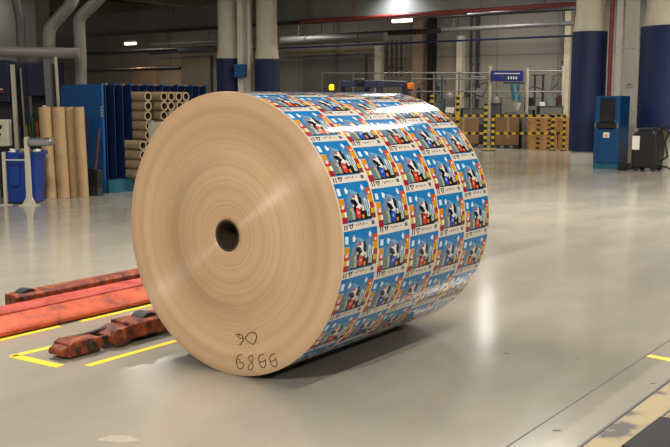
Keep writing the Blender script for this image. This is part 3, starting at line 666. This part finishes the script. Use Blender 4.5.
# grey electrical panels / boxes
def cabinet(px0, px1, py0, Y, label, m, d=.4, z0=0, name='machine_cabinet', cat='cabinet'):
    a = at(px0, 150, Y); c = at(px1, 150, Y); b = MB(); wd = c.x - a.x; h_ = at(300, py0, Y).z
    root = thing(name, label, cat, ((a.x + c.x) / 2, Y + d / 2, 0), 0)
    b.bb((-wd / 2, -d / 2, z0 + .05), (wd / 2, d / 2, h_)); b.build('housing', m, root, .015)
    b = MB(); b.bb((-wd / 2 + .03, -d / 2 - .012, h_ * .55), (wd / 2 - .03, -d / 2 - .002, h_ - .05)); b.build('panel', 'ductdk', root, .004)
    b = MB()
    for sx in (-1, 1):
        for sy in (-1, 1): b.bb((sx * (wd / 2 - .04) - .03, sy * (d / 2 - .04) - .03, 0), (sx * (wd / 2 - .04) + .03, sy * (d / 2 - .04) + .03, .05))
    b.build('feet', 'black', root); return root
cabinet(444, 454, 97, 30.0, 'grey machine cabinet between the two striped bollards', 'ductdk')
cabinet(461, 484, 108, 30.2, 'low dark machine cabinet above the right brown box', 'darksteel')
cabinet(538, 562, 106, 28.8, 'low dark workbench cabinet behind the pallets', 'dark')
cabinet(414, 428, 103, 30, 'low dark machine cabinet peeping over the roll', 'dark')
# filling machine with white hopper
fm = thing('filling_machine', 'teal and steel machine with white hopper below the blue sign', 'machine', (at(514, 150, 29.2).x, 29.2, 0), 0)
X = lambda px: at(px, 150, 29.2).x - fm.location.x
Z = lambda py: at(300, py, 29.2).z
b = MB(); b.bb((X(505), -.25, 0), (X(524), .25, Z(112))); b.build('bed', 'ductdk', fm, .01)
for px in (503, 522): b = MB(); b.bar((X(px), 0, 0), (X(px) + .0, 0, Z(83)), .05, .05); b.build('upright', 'galv', fm)
b = MB(); b.bar((X(502), 0, Z(83)), (X(523), 0, Z(83)), .06, .05); b.build('cross_beam', 'dark', fm)
for a, c in ((510, 512), (516, 518)): b = MB(); b.bar((X(a), -.05, Z(84)), (X(c), -.1, Z(101)), .08, .08); b.build('cylinder', 'teal', fm)
b = MB(); b.bar((X(520), -.12, Z(84)), (X(512), -.15, Z(103)), .04, .05); b.build('arm', 'galv', fm)
b = MB(); b.lathe([(.02, Z(111)), (.13, Z(103.5)), (.135, Z(103))], 20, 'Z', (X(514), -.3, 0)); o = b.build('hopper', 'white', fm, smooth=True); o['label'] = 'white cone hopper'
b = MB(); b.bar((X(514), -.28, Z(103.6)), (X(514), -.0, Z(103.6)), .04, .02); b.build('hopper_bracket', 'dark', fm)
# steel rig with loop arms
rg = thing('steel_rig', 'dark steel rig with two slender uprights right of the sign', 'machine', (at(536, 150, 29.9).x, 29.9, 0), 0)
X2 = lambda px: at(px, 150, 29.9).x - rg.location.x
for px in (533, 541): b = MB(); b.bb((X2(px) - .03, -.03, 0), (X2(px) + .03, .03, Z(74))); b.build('upright', 'darksteel', rg)
b = MB(); b.bb((X2(529), -.04, Z(75)), (X2(543), .04, Z(74))); b.build('top_bar', 'darksteel', rg)
b = MB(); b.bb((X2(526), -.25, Z(110)), (X2(537), .2, Z(106))); b.bb((X2(527), -.2, 0), (X2(528), .15, Z(110))); b.build('tray', 'galv', rg)
b = MB(); b.bb((X2(525.8), -.24, Z(105.9)), (X2(530), .0, Z(97))); b.build('motor', 'black', rg, .03)
# bench top clutter
def item(px, py0, py1, wpx, Y, label, m, name='machine_part', cat='machine part', d=.15):
    p = at(px, py1, Y); h_ = at(px, py0, Y).z - p.z; wd = wpx / F * Y; b = MB()
    b.prism([(-wd / 2, 0), (wd / 2, 0), (wd / 2, h_ * .8), (wd / 2 * .7, h_), (-wd / 2 * .7, h_), (-wd / 2, h_ * .8)], -d / 2, d / 2, 'XZ')
    return tag(b.build(name, m, loc=p, bevel=.01), label, cat)
zc = at(300, 106, 28.8).z
def on_bench(px, wpx, h_, label, m, name, cat):
    p = at(px, 106, 29.0); wd = wpx / F * 29.0; b = MB(); b.prism([(-wd / 2, 0), (wd / 2, 0), (wd / 2 * .9, h_ * .8), (wd / 2 * .6, h_), (-wd / 2 * .6, h_), (-wd / 2, h_ * .7)], -.08, .08, 'XZ')
    tag(b.build(name, m, loc=(p.x, p.y, zc + .001), bevel=.01), label, cat)
on_bench(542, 5, .12, 'small white device at the left of the workbench behind the pallets', 'white', 'control_unit', 'device')
on_bench(550, 6, .28, 'grey sloped device in the middle of the workbench behind the pallets', 'galv', 'monitor', 'device')
on_bench(559, 5, .34, 'dark device at the right end of the workbench behind the pallets', 'darkred', 'motor_unit', 'device')
cabinet(429, 441, 101, 30.1, 'dark machine cabinet left of the grey panel behind the railing', 'darksteel')
cabinet(489.5, 500, 103, 30.3, 'dark cabinet right of the tall pale post left of the hopper', 'darksteel')
cabinet(523.5, 532, 99, 30.6, 'dark upright cabinet right of the hopper machine', 'dark')
for (px, y0, Yb, lab) in ((449, 92, 30.3, 'round grey pressure vessel above the grey machine cabinet'), (496, 96, 30.6, 'round grey pressure vessel left of the hopper')):
    g = at(px, 150, Yb + .6); b = MB(); h_ = at(300, y0, Yb + .6).z; b.lathe([(.1, .0), (.16, .02), (.17, .1), (.17, h_ - .12), (.1, h_ - .02), (.04, h_)], 18); b.cyl((0, 0, h_ - .02), (0, 0, h_ + .1), .02, n=8)
    tag(b.build('pressure_vessel', 'ductdk', loc=(g.x, g.y, 0), smooth=True), lab, 'tank')
for (pts, lab) in (([(415, 97), (424, 90), (436, 96), (446, 89)], 'drooping dark cable over the low machines behind the roll'), ([(462, 99), (470, 92), (482, 97), (487, 88)], 'drooping dark cable left of the tall pale post'), ([(526, 90), (534, 86), (548, 92), (558, 84)], 'drooping dark cable right of the hopper machine')):
    b = MB(); b.poly([at(px, py, 29.75) for px, py in pts], .018, 8); o = b.build('cable', 'dark', smooth=True); recenter(o); tag(o, lab, 'cable')
for (px, y0, y1, wpx, lab, m_) in ((418, 88, 104, 4, 'dark control pendant on a post behind the roll, leftmost of the machine line', 'black'), (436, 86, 93, 5, 'dark control pendant above the first dark cabinet', 'dark'), (466, 90, 97, 5, 'dark control pendant right of the second bollard', 'black'), (478, 88, 99, 6, 'grey control pendant left of the tall pale post', 'galv'), (551, 80, 92, 4, 'greenish grey control pendant near the right pale post', 'ductdk')):
    Yp = 30.75; g = at(px, 150, Yp); root = thing('control_pendant', lab, 'control unit', (g.x, Yp, 0), 0, 'control pendants along the machine line'); za, zb_ = at(300, y1, Yp).z, at(300, y0, Yp).z; hw_ = wpx / F * Yp / 2
    b = MB(); b.prism([(-hw_, za), (hw_, za), (hw_, zb_ - .04), (hw_ * .7, zb_), (-hw_ * .7, zb_), (-hw_, zb_ - .04)], -.05, .05, 'XZ'); b.build('housing', m_, root)
    b = MB(); b.cyl((0, 0, .02), (0, 0, za), .025, n=8); b.cyl((0, 0, 0), (0, 0, .02), .12, n=14); b.build('post', 'galv', root, smooth=True)
    b = MB(); b.poly([(0, 0, zb_), (0, 0, zb_ + .12), (.25, 0, zb_ + .2), (.3, 0, zb_ + .05)], .016, 6); b.build('cable', 'dark', root, smooth=True)
# printed card on easel near the roll
cd = thing('notice_card', 'small white notice card with a red edge above the roll, near its far right shoulder', 'notice', (at(450, 110, 24).x, 24, 0), 0)
b = MB(); zz = at(300, 107, 24).z; b.prism([(-.1, zz), (-.13, zz - .13), (.09, zz - .16), (.13, zz - .01)], -.008, .008, 'XZ'); b.build('card', 'white', cd)
b = MB(); b.prism([(.09, zz - .155), (.125, zz - .01), (.15, zz - .01), (.115, zz - .16)], -.009, .009, 'XZ'); b.build('red_edge', 'redpipe', cd)
b = MB(); b.cyl((0, .02, 0.02), (0, .02, zz - .1), .012, n=8); b.cyl((0, .02, 0), (0, .02, .02), .12, n=20); b.build('stand', 'dark', cd)

# ================================================================== WALL SERVICES
def wp(px, py, t=TW - .25): s, z = onT(px, py, t); return (s, t, z)
def wall_pipe(pts, r, label, m, t=TW - .25, cat='pipe', name='pipe'):
    b = MB(); b.poly([wp(px, py, t) for px, py in pts], r, 10); o = hallmesh(b, name, m, smooth=True); recenter(o); return tag(o, label, cat)
def runpipe(pa, pb, r, label, m, t, name='pipe', cat='pipe'):   # level pipe through the mean height of two pixels
    sa, za = onT(*pa, t); sb, zb = onT(*pb, t); z = (za + zb) / 2; b = MB(); b.cyl((sa, t, z), (sb, t, z), r, n=14)
    n_ = int(abs(sb - sa) / 2.4)
    for k in range(n_ + 1): s = sa + (sb - sa) * (k + .5) / (n_ + 1); b.cyl((s - .05, t, z), (s + .05, t, z), r * 1.15, n=14)
    for s in range(-46, 18, 6):
        if min(sa, sb) < s < max(sa, sb): b.cyl((s, t, z + r * .8), (s, t, 5.247), .012, n=6)
    o = hallmesh(b, name, m, smooth=True); recenter(o); return tag(o, label, cat)
runpipe((300, 25), (575, 0), .055, 'long red pipe high under the grey girder, rising to the right', 'redpipe', 22.6)
runpipe((150, 52), (575, 13), .075, 'long silver pipe along the upper back wall', 'galv', 28.6)
runpipe((150, 60), (575, 27), .035, 'thin blue pipe along the back wall above the railing', 'navy', 28.9)
runpipe((282, 43), (386, 35), .16, 'fat dark silver duct ending beside the wall lamp', 'ductdk', 27.5, 'duct', 'duct')
runpipe((286, 52), (372, 51), .05, 'yellowish gas pipe above the wide grey door panel', 'yellowpipe', TW - .3)
runpipe((300, 38), (440, 30), .09, 'black pipe just above the fat silver duct, crossing behind the tube lamp', 'black', 27.9)
runpipe((440, 18), (575, 7), .06, 'thin dark pipe under the red pipe at right', 'dark', 27.0)
runpipe((88, 55), (215, 46), .08, 'dark pipe crossing the far wall left of the columns, below the lamp', 'dark', 26.5)
runpipe((88, 72), (180, 67), .07, 'lower dark pipe crossing the far wall left of the columns', 'dark', 26.6)
runpipe((180, 52), (222, 49), .12, 'short grey duct beside the far left column', 'ductdk', 26.2, 'duct', 'duct')
def upright(px, y0, y1, wpx, label, m, t=TW - .15, name='pipe', cat='pipe', box=False):
    s, z0 = onT(px, y1, t); _, z1 = onT(px, y0, t); Y = H(s, t).y; r = wpx / 2 / F * Y; b = MB(); z0 = max(z0, 0)
    if box: b.bb((s - r, t - .12, z0), (s + r, TW - .002, z1))
    else:
        b.cyl((s, t, z0), (s, t, z1), r, n=12)
        for z in np.arange(z0 + .3, z1, 1.2): b.bb((s - .03, t, z), (s + .03, TW - .002, z + .04))
    o = hallmesh(b, name, m, smooth=not box); recenter(o)
    if name in ('wall_pier', 'door_1', 'door_2'): return struct(o)
    return tag(o, label, cat)
for i, px in enumerate((387, 391.6, 396.5, 401)):
    upright(px, 40, 76, 1.6, 'thin dark upright pipe on the wall, %s of four under the lamp' % ('leftmost', 'second from left', 'third from left', 'rightmost')[i], 'dark')
upright(430.5, 18, 150, 6.5, 'wide black upright cable duct on the back wall beside the brick-toned pier', 'black', name='cable_duct', cat='duct', box=True)
upright(417.5, 20, 150, 11, 'brick-toned wall pier lit by the lamp', 'pinkbrick', name='wall_pier', cat='pier', box=True)
upright(378.5, 46, 150, 7, 'pale wall pier right of the wide grey door panel', 'pale', name='wall_pier', cat='pier', box=True)
upright(459, 36, 150, 6, 'pale wall pier beside the dark upright pipes', 'pale', name='wall_pier', cat='pier', box=True)
upright(469, 5, 150, 2.2, 'dark upright pipe, left one of the pair at the wall corner', 'dark')
upright(475.5, 5, 150, 3.4, 'dark thick upright pipe, right one of the pair at the wall corner', 'dark')
upright(557, 5, 150, 2.4, 'slim grey upright pipe on the wall left of the padded column', 'galv')
upright(565, 5, 150, 6, 'pale wall pier left of the navy padded column', 'cream', name='wall_pier', cat='pier', box=True)
upright(335, 56, 150, 76, 'wide grey roller door panel in the back wall behind the truck guard', 'ductdk', t=TW - .02, name='door_1', cat='door', box=True)
upright(199, 56, 150, 40, 'wide ribbed grey door panel in the back wall left of the columns', 'ductdk', t=TW - .02, name='door_2', cat='door', box=True)
upright(148, 66, 150, 34, 'pinkish low wall section beyond the blue rack', 'pinkbrick', t=TW - .02, name='wall_pier', cat='pier', box=True)
# lamps on the wall services
def lamp(px, py, Lpx, t, label, e, glow=(1, .62, .25)):
    s, z = onT(px, py, t); Y = H(s, t).y; hl = Lpx / 2 / F * Y * 1.15
    root = thing('tube_lamp', label, 'lamp', H(s, t, z), -AX, 'tube lamps under the girder')
    b = MB(); b.cyl((-hl, 0, 0), (hl, 0, 0), .06, n=14); o = b.build('tube', 'tube_light', root, smooth=True)
    b = MB(); b.prism([(-.08, .045), (.08, .045), (.05, .11), (-.05, .11)], -hl * 1.02, hl * 1.02, 'YZ'); b.build('housing', 'ductdk', root)
    b = MB()
    for k in (-.6, .6): b.cyl((k * hl, 0, .1), (k * hl, 0, 5.25 - z if False else .5), .01, n=6)
    b.build('hanger', 'dark', root)
    l = bpy.data.lights.new('tube_glow', 'AREA'); l.shape = 'RECTANGLE'; l.size = hl * 2; l.size_y = .1; l.energy = e; l.color = glow
    lo = bpy.data.objects.new('tube_glow', l); C.objects.link(lo); lo.parent = root; lo.location = (0, 0, -.075)
lamp(130.5, 43.5, 13, 27.0, 'glowing tube lamp over the pipes at left, above the blue core rack', 60)
lamp(402, 20.5, 19, 26.0, 'glowing tube lamp in the middle over the brick-toned pier', 50)
# added spot lamp, out of view, for the bright patch on the girder
s, z = onT(384, 3, 22.2)
root = thing('added_spot_lamp', 'added white spot lamp out of view, brightening the grey girder at the top', 'lamp', H(s, 22.35, z + .5), -AX)
b = MB(); b.bb((-.2, -.1, -.05), (.2, .1, .05)); b.build('housing', 'dark', root, .01)
b = MB(); b.bb((-.17, -.08, -.06), (.17, .08, -.051)); b.build('glass', 'tube_light', root)
b = MB(); b.bb((-.02, -.02, .05), (.02, .02, .75)); b.build('bracket', 'dark', root)
l = bpy.data.lights.new('added_spot', 'SPOT'); l.energy = 260; l.spot_size = 2.4; l.spot_blend = 1; l.color = (.85, .95, 1); l.shadow_soft_size = .1
lo = bpy.data.objects.new('added_spot', l); C.objects.link(lo); lo.parent = root; lo.location = (0, -.05, -.1); lo.rotation_euler = (.5, 0, 0)

# ================================================================== LEFT: CORE RACK
RS, RT = toH(Vector((-3.58, 14.35, 0)))
rack = thing('core_rack', 'blue steel rack with upright partitions holding short cardboard cores', 'rack', H(RS, RT), -AX)
SP = .17; NP = 14; TOP = 1.69
b = MB(); b.bb((-1.0, -.04, .0), (.0, 0, TOP)); o = b.build('end_panel', 'blue', rack, .006); o['label'] = 'bright blue end panel'
for k in range(NP):
    y = .03 + k * SP; b = MB(); b.bb((-.95, y, .2), (0.0, y + .012, TOP - .01)); b.build('partition', 'rack_blue', rack)
    b = MB(); b.bb((-.05, y - .01, TOP - .01), (.03, y + .022, TOP + .012)); b.build('partition_cap', 'steel' if k % 2 == 0 else 'blue', rack)
b = MB(); b.bb((-1.0, .0, .0), (.06, .04 + NP * SP, .2)); b.build('plinth', 'teal_base', rack, .01)
for k in range(4):
    z = 1.34 - k * .045; b = MB(); b.bb((-.03, -.045, z - .01), (-.005, -.0405, z + .012)); b.build('yellow_mark', 'yellow', rack)
b = MB(); b.bb((-1.0, .02, .2), (-.96, .02 + NP * SP, TOP - .05)); b.build('back_panel', 'rack_blue', rack)
RC = .0765
def core_mesh():
    b = MB(); b.pipe((-.45, 0, 0), (.45, 0, 0), RC, RC * .68, 24); o = b.build('cardboard_core', ['core', 'core_in'], smooth=True)
    for p in o.data.polygons:
        c = p.center
        if math.hypot(c.y, c.z) < RC * .75: p.material_index = 1
    return o
core0 = None
names = ['bottom', 'second from the bottom', 'third from the bottom', 'fourth from the bottom', 'middle', 'fourth from the top', 'third from the top', 'second from the top', 'topmost']
def corestack(slot, rows, end, wh, grp):
    global core0
    for r in range(rows):
        if core0 is None: o = core0 = core_mesh()
        else: o = core0.copy(); C.objects.link(o)
        y = .03 + slot * SP + .006 + SP / 2; j = random.uniform(-.015, .015)
        o.location = H(RS + end - .45 + j, RT + y, .2005 + RC + r * RC * 2.003); o.rotation_euler = (0, 0, -AX)
        if rows == 9: nm = names[r]
        else: nm = ('bottom', 'second from the bottom', 'second from the top', 'topmost')[r]
        tag(o, 'cardboard core, %s in %s' % (nm, wh), 'cardboard core', grp)
corestack(3, 9, .3, 'the lone stack at the left of the rack', 'cores in the lone stack')
corestack(2, 4, .36, 'the low jutting stack beside the big roll', 'cores in the low stack')
for i, sl in enumerate((5, 6, 7, 8)):
    corestack(sl, 9, .3, 'the %s column of the right block' % ('left', 'second', 'third', 'far right')[i], 'cores in the right block')
# broom and dustpan box in front of the end panel
g = at(96, 188, 13.95)
br_ = thing('push_broom', 'push broom with dark red handle leaning on the bright blue panel', 'broom', (g.x, g.y, 0), -AX)
b = MB(); b.cyl((0, 0, .38), (0, .1, 1.02), .022, n=10); b.build('handle', 'darkred', br_, smooth=True)
b = MB(); b.bb((-.16, -.06, .14), (.11, .06, .4)); b.build('head', 'black', br_, .01)
b = MB(); b.bb((-.15, -.05, 0), (.1, .05, .14)); b.build('bristles', 'dark', br_)
g = at(85, 188, 14.3); hc = thing('hand_scraper', 'dark long-handled scraper standing at the blue panel beside the brown tubes', 'scraper', (g.x, g.y + .1, 0), -AX)
b = MB(); b.bb((-.08, -.02, .0), (.08, .02, .3)); b.build('blade', 'black', hc, .005)
b = MB(); b.bb((-.03, -.02, .3), (.0, .02, 1.2)); b.build('handle', 'black', hc)
b = MB(); b.bb((-.05, -.03, .75), (.03, .03, 1.2)); b.build('grip', 'darkred', hc)
# tall brown tubes
def tall(px0, px1, pyb, lean, label):
    g = gp((px0 + px1) / 2, pyb); r = (px1 - px0) / 2 / F * g.y; h_ = at(300, 107, g.y).z; b = MB()
    b.pipe((0, 0, 0), (lean, .0, h_), r, r * .8, 24); o = b.build('cardboard_tube', 'cardtube', loc=(g.x, g.y, 0.001), smooth=True); tag(o, label, 'cardboard tube', 'long cardboard tubes standing upright')
tall(45, 57, 198.5, -.04, 'leftmost of the four tall brown tubes, right behind the steel roller')
tall(57.5, 70, 198, -.035, 'second from left of the four tall brown tubes')
tall(69.5, 80, 196.6, -.035, 'third from left of the four tall brown tubes')
tall(79, 89, 197.3, -.03, 'rightmost of the four tall brown tubes')

# bin
g0 = gp(7, 204); g1 = gp(38, 204)
bn = thing('waste_bin', 'blue plastic waste bin full of scraps behind the cream roller stand', 'bin', ((g0.x + g1.x) / 2, g0.y + .2, 0), 0)
wb = (g1.x - g0.x) / 2
def taper(z0, z1, a0, a1, d0, d1):
    b = MB(); V = [(-a0, -d0, z0), (a0, -d0, z0), (a0, d0, z0), (-a0, d0, z0), (-a1, -d1, z1), (a1, -d1, z1), (a1, d1, z1), (-a1, d1, z1)]
    i_ = .02; V += [(-a0 + i_, -d0 + i_, z0 + i_), (a0 - i_, -d0 + i_, z0 + i_), (a0 - i_, d0 - i_, z0 + i_), (-a0 + i_, d0 - i_, z0 + i_), (-a1 + i_, -d1 + i_, z1), (a1 - i_, -d1 + i_, z1), (a1 - i_, d1 - i_, z1), (-a1 + i_, d1 - i_, z1)]
    b._add(V, [(3, 2, 1, 0)] + [(k, (k + 1) % 4, 4 + (k + 1) % 4, 4 + k) for k in range(4)] + [(4 + k, 4 + (k + 1) % 4, 12 + (k + 1) % 4, 12 + k) for k in range(4)] + [(8 + (k + 1) % 4, 8 + k, 12 + k, 12 + (k + 1) % 4) for k in range(4)] + [(8, 9, 10, 11)])
    return b
taper(.02, .72, wb * .86, wb, .2, .24).build('body', 'bin_blue', bn, .01)
b = MB()
for sy in (-1, 1): b.bb((-wb - .025, sy * .25 - .018, .68), (wb + .025, sy * .25 + .018, .73))
for sx in (-1, 1): b.bb((sx * (wb + .01) - .018, -.25, .68), (sx * (wb + .01) + .018, .25, .73))
b.build('rim', 'bin_blue', bn, .006)
b = MB(); b.prism([(-.17, .7), (.0, .7), (-.01, .32), (-.03, .26), (-.15, .26)], -.262, -.246, 'XZ'); b.build('front_flap', 'bin_blue', bn, .004)
b = MB()
for sx in (-1, 1): b.cyl((sx * (wb * .7) - .02, .17, .03), (sx * (wb * .7) + .02, .17, .03), .03, n=14)
b.build('castor', 'black', bn)
wb_c = bn.location
for i, (dx, dy, m, lab) in enumerate(((-.16, -.05, 'white', 'crumpled white paper scrap at the left in the blue bin'), (-.04, .02, 'cardtube', 'brown cardboard scrap left of the cream post in the blue bin'), (.07, -.03, 'cardboard', 'brown cardboard scrap right of the cream post in the blue bin'), (.16, .04, 'white', 'crumpled white paper scrap at the right in the blue bin'))):
    b = MB(); bm_ = b.bm; bmesh.ops.create_icosphere(bm_, subdivisions=2, radius=.055)
    for v in bm_.verts: v.co *= random.uniform(.65, 1.15)
    o = b.build('paper_scrap', m, loc=(wb_c.x + dx, wb_c.y + dy, .72)); tag(o, lab, 'scrap', 'scraps in the blue bin')
b = MB(); b.bb((-wb * .78, -.16, 0), (wb * .78, .16, .62)); tag(b.build('scrap_fill', 'cardboard', loc=(wb_c.x, wb_c.y, .045)), 'packed cardboard scraps filling the blue bin', 'scrap', kind='stuff')

# roller stand
g = gp(30, 205.5); zr = at(300, 142, g.y).z
rs = thing('roller_stand', 'cream steel stand carrying a shiny horizontal steel roller in front of the bin', 'stand', (g.x, g.y, 0), 0)
b = MB(); b.prism([(-.1, 0), (.08, 0), (.08, .012), (.03, .12), (.022, zr + .07), (-.035, zr + .07), (-.04, .12), (-.1, .012)], -.03, .03, 'XZ'); b.build('post', 'machwhite', rs, .004)
b = MB(); b.bb((-.13, -.08, 0), (.12, .08, .012)); b.build('foot_plate', 'machwhite', rs)
b = MB(); b.cyl((.035, 0, zr), (.33, 0, zr + .005), .058, n=28); b.build('roller', 'steel', rs, .004, True)
b = MB(); b.cyl((.02, 0, zr), (.036, 0, zr), .066, n=24); b.cyl((.33, 0, zr + .005), (.355, 0, zr + .005), .05, n=24); b.build('roller_flange', 'galv', rs, .003, True)
g2 = gp(7, 205); dx = g2.x - g.x
b = MB(); b.bb((dx - .02, .0, 0), (dx + .02, .05, at(300, 152, g.y).z)); b.bb((dx - .08, -.03, 0), (dx + .08, .09, .012)); b.build('side_post', 'machwhite', rs, .004)
b = MB(); b.bb((dx + .021, .02, .62), (-.04, .03, .64)); b.build('tie_bar', 'machwhite', rs)
# control box
p = at(2, 132, 13.6); cb = thing('control_box', 'pale control box with dark knob on a stand at the left edge', 'control box', (p.x, p.y, 0), 0)
zb0, zb1 = at(300, 146, 13.6).z, at(300, 119.5, 13.6).z
b = MB(); b.bb((-.12, -.08, zb0), (.12, .08, zb1)); b.build('housing', 'machwhite', cb, .012)
b = MB(); b.cyl((.0, -.08, (zb0 + zb1) / 2 + .09), (.0, -.11, (zb0 + zb1) / 2 + .09), .035, n=18); b.cyl((.0, -.08, (zb0 + zb1) / 2 - .02), (.0, -.1, (zb0 + zb1) / 2 - .02), .018, n=14); b.build('knob', 'black', cb, smooth=True)
b = MB(); b.bb((-.06, .0, 0), (.0, .06, zb0)); b.build('stand', 'black', cb); 

# left machine: navy housing, posts, clutter
mc = thing('printing_machine', 'dark navy machine housing with pale upright rods at the left edge', 'machine', (at(20, 150, 15.6).x, 15.6, 0), 0)
mx_ = lambda px, Y=15.6: at(px, 150, Y).x - mc.location.x
mz = lambda py, Y=15.6: at(300, py, Y).z
b = MB(); b.bb((mx_(-14), 0, mz(102)), (mx_(12), 1.0, mz(60))); b.bb((mx_(25), .05, mz(96)), (mx_(46), .9, mz(62))); b.build('housing', 'navy_deep', mc, .01)
b = MB(); b.bb((mx_(-14), .1, 0), (mx_(60), 1.0, mz(140))); b.build('bed', 'black', mc, .02)
b = MB(); b.bb((mx_(0), -.03, mz(92.5)), (mx_(8), -.002, mz(90))); b.build('red_stripe', 'redpipe', mc)
b = MB(); b.bb((mx_(0), -.03, mz(89.8)), (mx_(6), -.002, mz(88.5))); b.build('white_stripe', 'white', mc)
b = MB(); b.bb((mx_(-14), .3, mz(140)), (mx_(14), .9, mz(102))); b.bb((mx_(24), .5, mz(140)), (mx_(46), .9, mz(96))); b.build('inner_frame', 'dark', mc, .01)
for px, y0, y1, w_, m in ((20.5, 65, 150, .07, 'machwhite'), (26.5, 68, 140, .035, 'galv'), (30, 66, 140, .03, 'black'), (58.5, 66, 140, .03, 'black'), (61.5, 57, 140, .045, 'machwhite'), (53, 60, 140, .12, 'ductdk')):
    b = MB(); yy = -.12 if px == 20.5 else -.02
    b.bar((mx_(px), yy, 0 if px == 20.5 else mz(y1) - .02), (mx_(px) - .03, yy, mz(y0)), w_, w_ * .8); b.build('upright_rod', m, mc)
# clutter on the machine bed
zt_ = mz(140) + .001
def can(px, Y, r, h_, label, m, name='canister', cat='canister', lid='black'):
    p = at(px, 150, Y); root = thing(name, label, cat, (p.x, p.y, zt_), 0)
    b = MB(); b.lathe([(r, 0), (r, h_ * .75), (r * .6, h_ * .88), (r * .35, h_ * .9)], 18); b.build('body', m, root, smooth=True)
    b = MB(); b.cyl((0, 0, h_ * .9), (0, 0, h_), r * .38, n=12); b.build('cap', lid, root)
can(29, 15.85, .038, .3, 'yellow canister on the machine bed left of the brown tubes', 'yellowdk')
can(38, 15.8, .045, .34, 'brown canister on the machine bed next to the brown tubes', 'rust')
can(33.5, 15.9, .035, .42, 'green canister behind the yellow one on the machine bed', 'green')
can(46, 15.95, .09, .58, 'tall green bottle with white cap rising behind the brown tubes', 'green', 'bottle', 'bottle', 'white')
can(20.8, 15.85, .05, .3, 'dark canister on the machine bed beside the tall pale rod', 'navy_deep')
can(0, 15.75, .07, .28, 'navy canister on the machine bed at the left edge', 'navy')
can(9.5, 15.75, .06, .24, 'grey canister on the machine bed near the left edge', 'ductdk')

# white box near the rack
p = at(158, 132, 14.1); wb_ = thing('switch_box', 'pale switch box on a pole between the core rack and the roll', 'box', (p.x, p.y, 0), -AX)
zb0, zb1 = at(300, 146, 14.1).z, at(300, 122.5, 14.1).z
b = MB(); b.bb((-.13, -.08, zb0), (.16, .08, zb1)); b.build('housing', 'machwhite', wb_, .01)
b = MB(); b.bb((-.13, -.09, zb1 + .001), (-.06, -.02, zb1 + .03)); b.build('latch', 'galv', wb_)
b = MB(); b.poly([(-.14, -.02, zb1 - .06), (-.17, -.02, zb1 - .1), (-.17, -.02, zb0 + .1), (-.14, -.02, zb0 + .05)], .008, 8); b.build('handle', 'steel', wb_)
b = MB(); b.cyl((0, 0, .02), (0, 0, zb0), .03, n=12); b.cyl((0, 0, 0), (0, 0, .02), .14, n=20); b.build('pole', 'galv', wb_)

# ================================================================== DUCTS TOP LEFT
DY = 24.0
def dmesh(pts, rpx, label, m='duct', Y=DY, name='duct'):
    b = MB(); P_ = [at(px, py, Y) for px, py in pts]; b.poly(P_, rpx / F * Y, 20)
    for a, c in zip(P_[:-1], P_[1:]):
        d = (c - a); n_ = max(1, int(d.length / 1.1))
        for k in range(n_): q = a + d * ((k + .5) / n_); b.cyl(q - d.normalized() * .015, q + d.normalized() * .015, rpx / F * Y * 1.05, n=20)
    o = b.build(name, m, smooth=True); recenter(o); return tag(o, label, 'duct', 'round ducts at upper left')
gz = lambda px, Y: at(px, 99 + CAMH * F / Y, Y)
dmesh([(77, -14), (71, 4), (49, 29), (49.5, 62), (50, 154)], 6, 'round grey duct bending up to the right from behind the machine rods')
dmesh([(110, -14), (96, 2), (79, 18), (81, 60), (81.5, 154)], 5.5, 'round grey duct bending up to the right, rightmost of the upright ducts')
dmesh([(-20, 51), (79, 53.5)], 5.3, 'fat level duct crossing the upper left corner', Y=23.4)
dmesh([(14, -10), (20, 20), (22, 60), (22.5, 154)], 4.5, 'leftmost upright grey duct near the left edge', 'ductdk', Y=24.3)
b = MB(); a = at(-30, 150, 30); c = at(41, 150, 30); b.bb((a.x, 30, 0), (c.x, 31.5, 5.89)); struct(b.build('wall_left', 'concrete'))
b = MB(); a = at(42, 150, 26); c = at(62, 150, 26); b.bb((a.x, 26, 0), (c.x, 26.5, at(300, 62, 26).z)); o = b.build('machine_cabinet', 'navy_deep', bevel=.02); recenter(o); tag(o, 'tall navy cabinet standing far behind the machine rods', 'cabinet')
